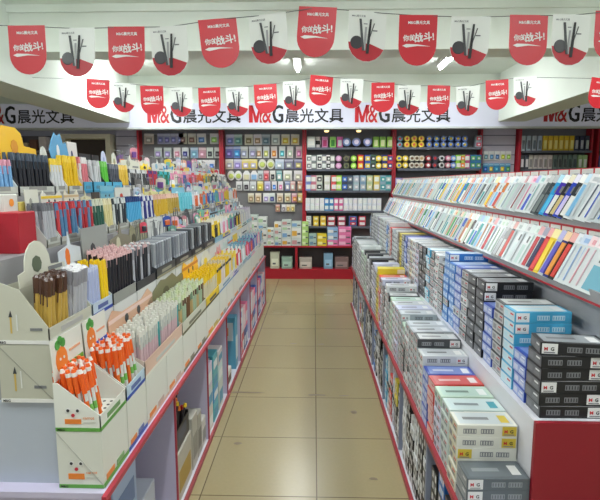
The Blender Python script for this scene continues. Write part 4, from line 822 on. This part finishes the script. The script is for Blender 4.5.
# under the left shelf ---------------------------------------------
def carton(x, y, z, D, W, H, c, c2, lab, nm='storage_carton', cat='carton', open_=False):
    t_ = thing(nm, lab, cat, (x, y, z), group='goods under the left shelf')
    mb = MB()
    if open_:
        mb.box(-D, 0, 0, 0, .004, H, M(*c)); mb.box(-D, W-.004, 0, 0, W, H, M(*c)); mb.box(-.004, .0041, 0, 0, W-.0041, H*.8, M(*c)); mb.box(-D, .0041, 0, -D+.004, W-.0041, H, M(*c)); mb.box(-D, 0, 0, 0, W, .004, M(*c))
    else: mb.bev(-D, 0, 0, 0, W, H, M(*c, .4), .003)
    mb.build('body', t_)
    l = MB(); l.box(.0002, W*.12, H*.18, .0014, W*.88, H*.62, M(*c2)); l.box(-D*.9, -.0014, H*.55, -D*.1, -.0002, H*.9, M(*c2)); l.box(-D*.6, -.0024, H*.65, -D*.3, -.0014, H*.8, M(214, 140, 60)); l.build('printed_label', t_)
    return t_
FZ = .0255
carton(-.68, 1.56, FZ, .3, .22, .22, (70, 110, 170), (206, 210, 214), 'blue printed carton at the near end under the left shelf')
carton(-.68, 1.56, FZ+.221, .3, .22, .13, (80, 120, 180), (190, 140, 70), 'blue carton with orange mark, on top of the nearest blue carton')
carton(-.68, 1.555, FZ+.352, .3, .22, .2, (150, 170, 200), (100, 120, 160), 'pale blue carton, topmost of the pile at the near end under left shelf')
carton(-.69, 1.83, FZ, .28, .18, .3, (180, 186, 200), (120, 140, 180), 'pale upright carton behind the nearest blue cartons')
carton(-.66, 2.25, FZ, .2, .29, .25, (176, 172, 160), (170, 140, 60), 'grey carton with brown label under the black pen bin', open_=False)
t_ = thing('pen_bin', 'black bin full of red and yellow tipped pens under left shelf', 'bin', (-.67, 2.26, FZ+.251)); t_.scale = (1, 1.8, 1)
mb = MB(); mb.box(-.18, 0, 0, 0, .15, .006, BLACK); mb.box(-.18, 0, .006, 0, .006, .12, BLACK); mb.box(-.18, .144, .006, 0, .15, .12, BLACK); mb.box(-.006, .006, .006, 0, .144, .11, BLACK); mb.box(-.18, .006, .006, -.174, .144, .12, BLACK); mb.build('body', t_)
MB().box(.0003, .03, .03, .001, .12, .09, M(70, 74, 90)).build('printed_label', t_)
for k in range(32):
    c = [(196, 40, 50), (232, 196, 40), (60, 60, 66), (226, 120, 40)][k % 4]
    mb = MB(); mb.cyl((0, 0, 0), (0, 0, .15+.03*(k % 3)), .005, .005, M(50, 50, 54), 6); mb.cyl((0, 0, .15+.03*(k % 3)), (0, 0, .168+.03*(k % 3)), .011, .008, M(*c, .3), 8)
    mb.build('pencil', loc=(-.688-.09*R.random(), 2.3+.21*R.random(), FZ+.258), rot=(R.uniform(-.14, .14), R.uniform(-.06, .2), 0), label='black pencil with %s tip in the black bin under left shelf' % cname(c), cat='pencil', group='%s tipped pencils in the black bin' % cname(c))
carton(-.66, 2.56, FZ, .2, .12, .3, (170, 168, 158), (140, 138, 130), 'tall grey carton right of the black pen bin')
carton(-.66, 2.69, FZ, .2, .09, .26, (160, 158, 150), (120, 118, 112), 'second grey carton right of the black pen bin')
carton(-.66, 2.79, FZ, .22, .1, .17, (206, 206, 200), (150, 150, 150), 'low white carton before the second divider')
k = 0
for y, hs_, c in ((2.94, [.15, .14, .15], (206, 206, 196)), (3.12, [.13, .1, .1, .12], (80, 160, 186)), (3.3, [.2, .12, .1], (196, 204, 206))):
    z = FZ
    for h in hs_:
        k += 1; carton(-.655, y, z, .22, .15, h, jit(c, 16), (226, 228, 226) if k % 2 else (90, 150, 180), 'stationery box in the third compartment, %s counted from near bottom' % ordn(k)); z += h+.001
carton(-.66, 3.65, FZ, .2, .2, .12, (214, 214, 208), (90, 70, 60), 'white box with brown print in the mostly empty compartment')
carton(-.68, 3.68, FZ+.121, .16, .14, .1, (90, 60, 54), (60, 44, 40), 'dark brown packet on the white box in mostly empty compartment')
carton(-.66, 4.08, FZ, .2, .12, .45, (90, 160, 190), (200, 214, 220), 'tall teal column of boxes before the fourth divider')
k = 0
for y in [4.31+.13*j for j in range(5)]+[4.98+.13*j for j in range(5)]+[5.64+.14*j for j in range(6)]:
    z = FZ
    if 4.93-.12 < y < 4.95: continue
    for h in ((.2, .22) if k % 2 else (.14, .15, .12)):
        k += 1; c = [(60, 100, 180), (226, 110, 150), (210, 190, 210), (60, 110, 190), (200, 80, 90), (210, 210, 214), (50, 60, 130), (232, 180, 190)][k % 8]
        carton(-.655, y, z, .2, .11, h, c, (220, 222, 226), '%s pack low on the left side, %s counted from the fifth compartment' % (cname(c), ordn(k))); z += h+.001
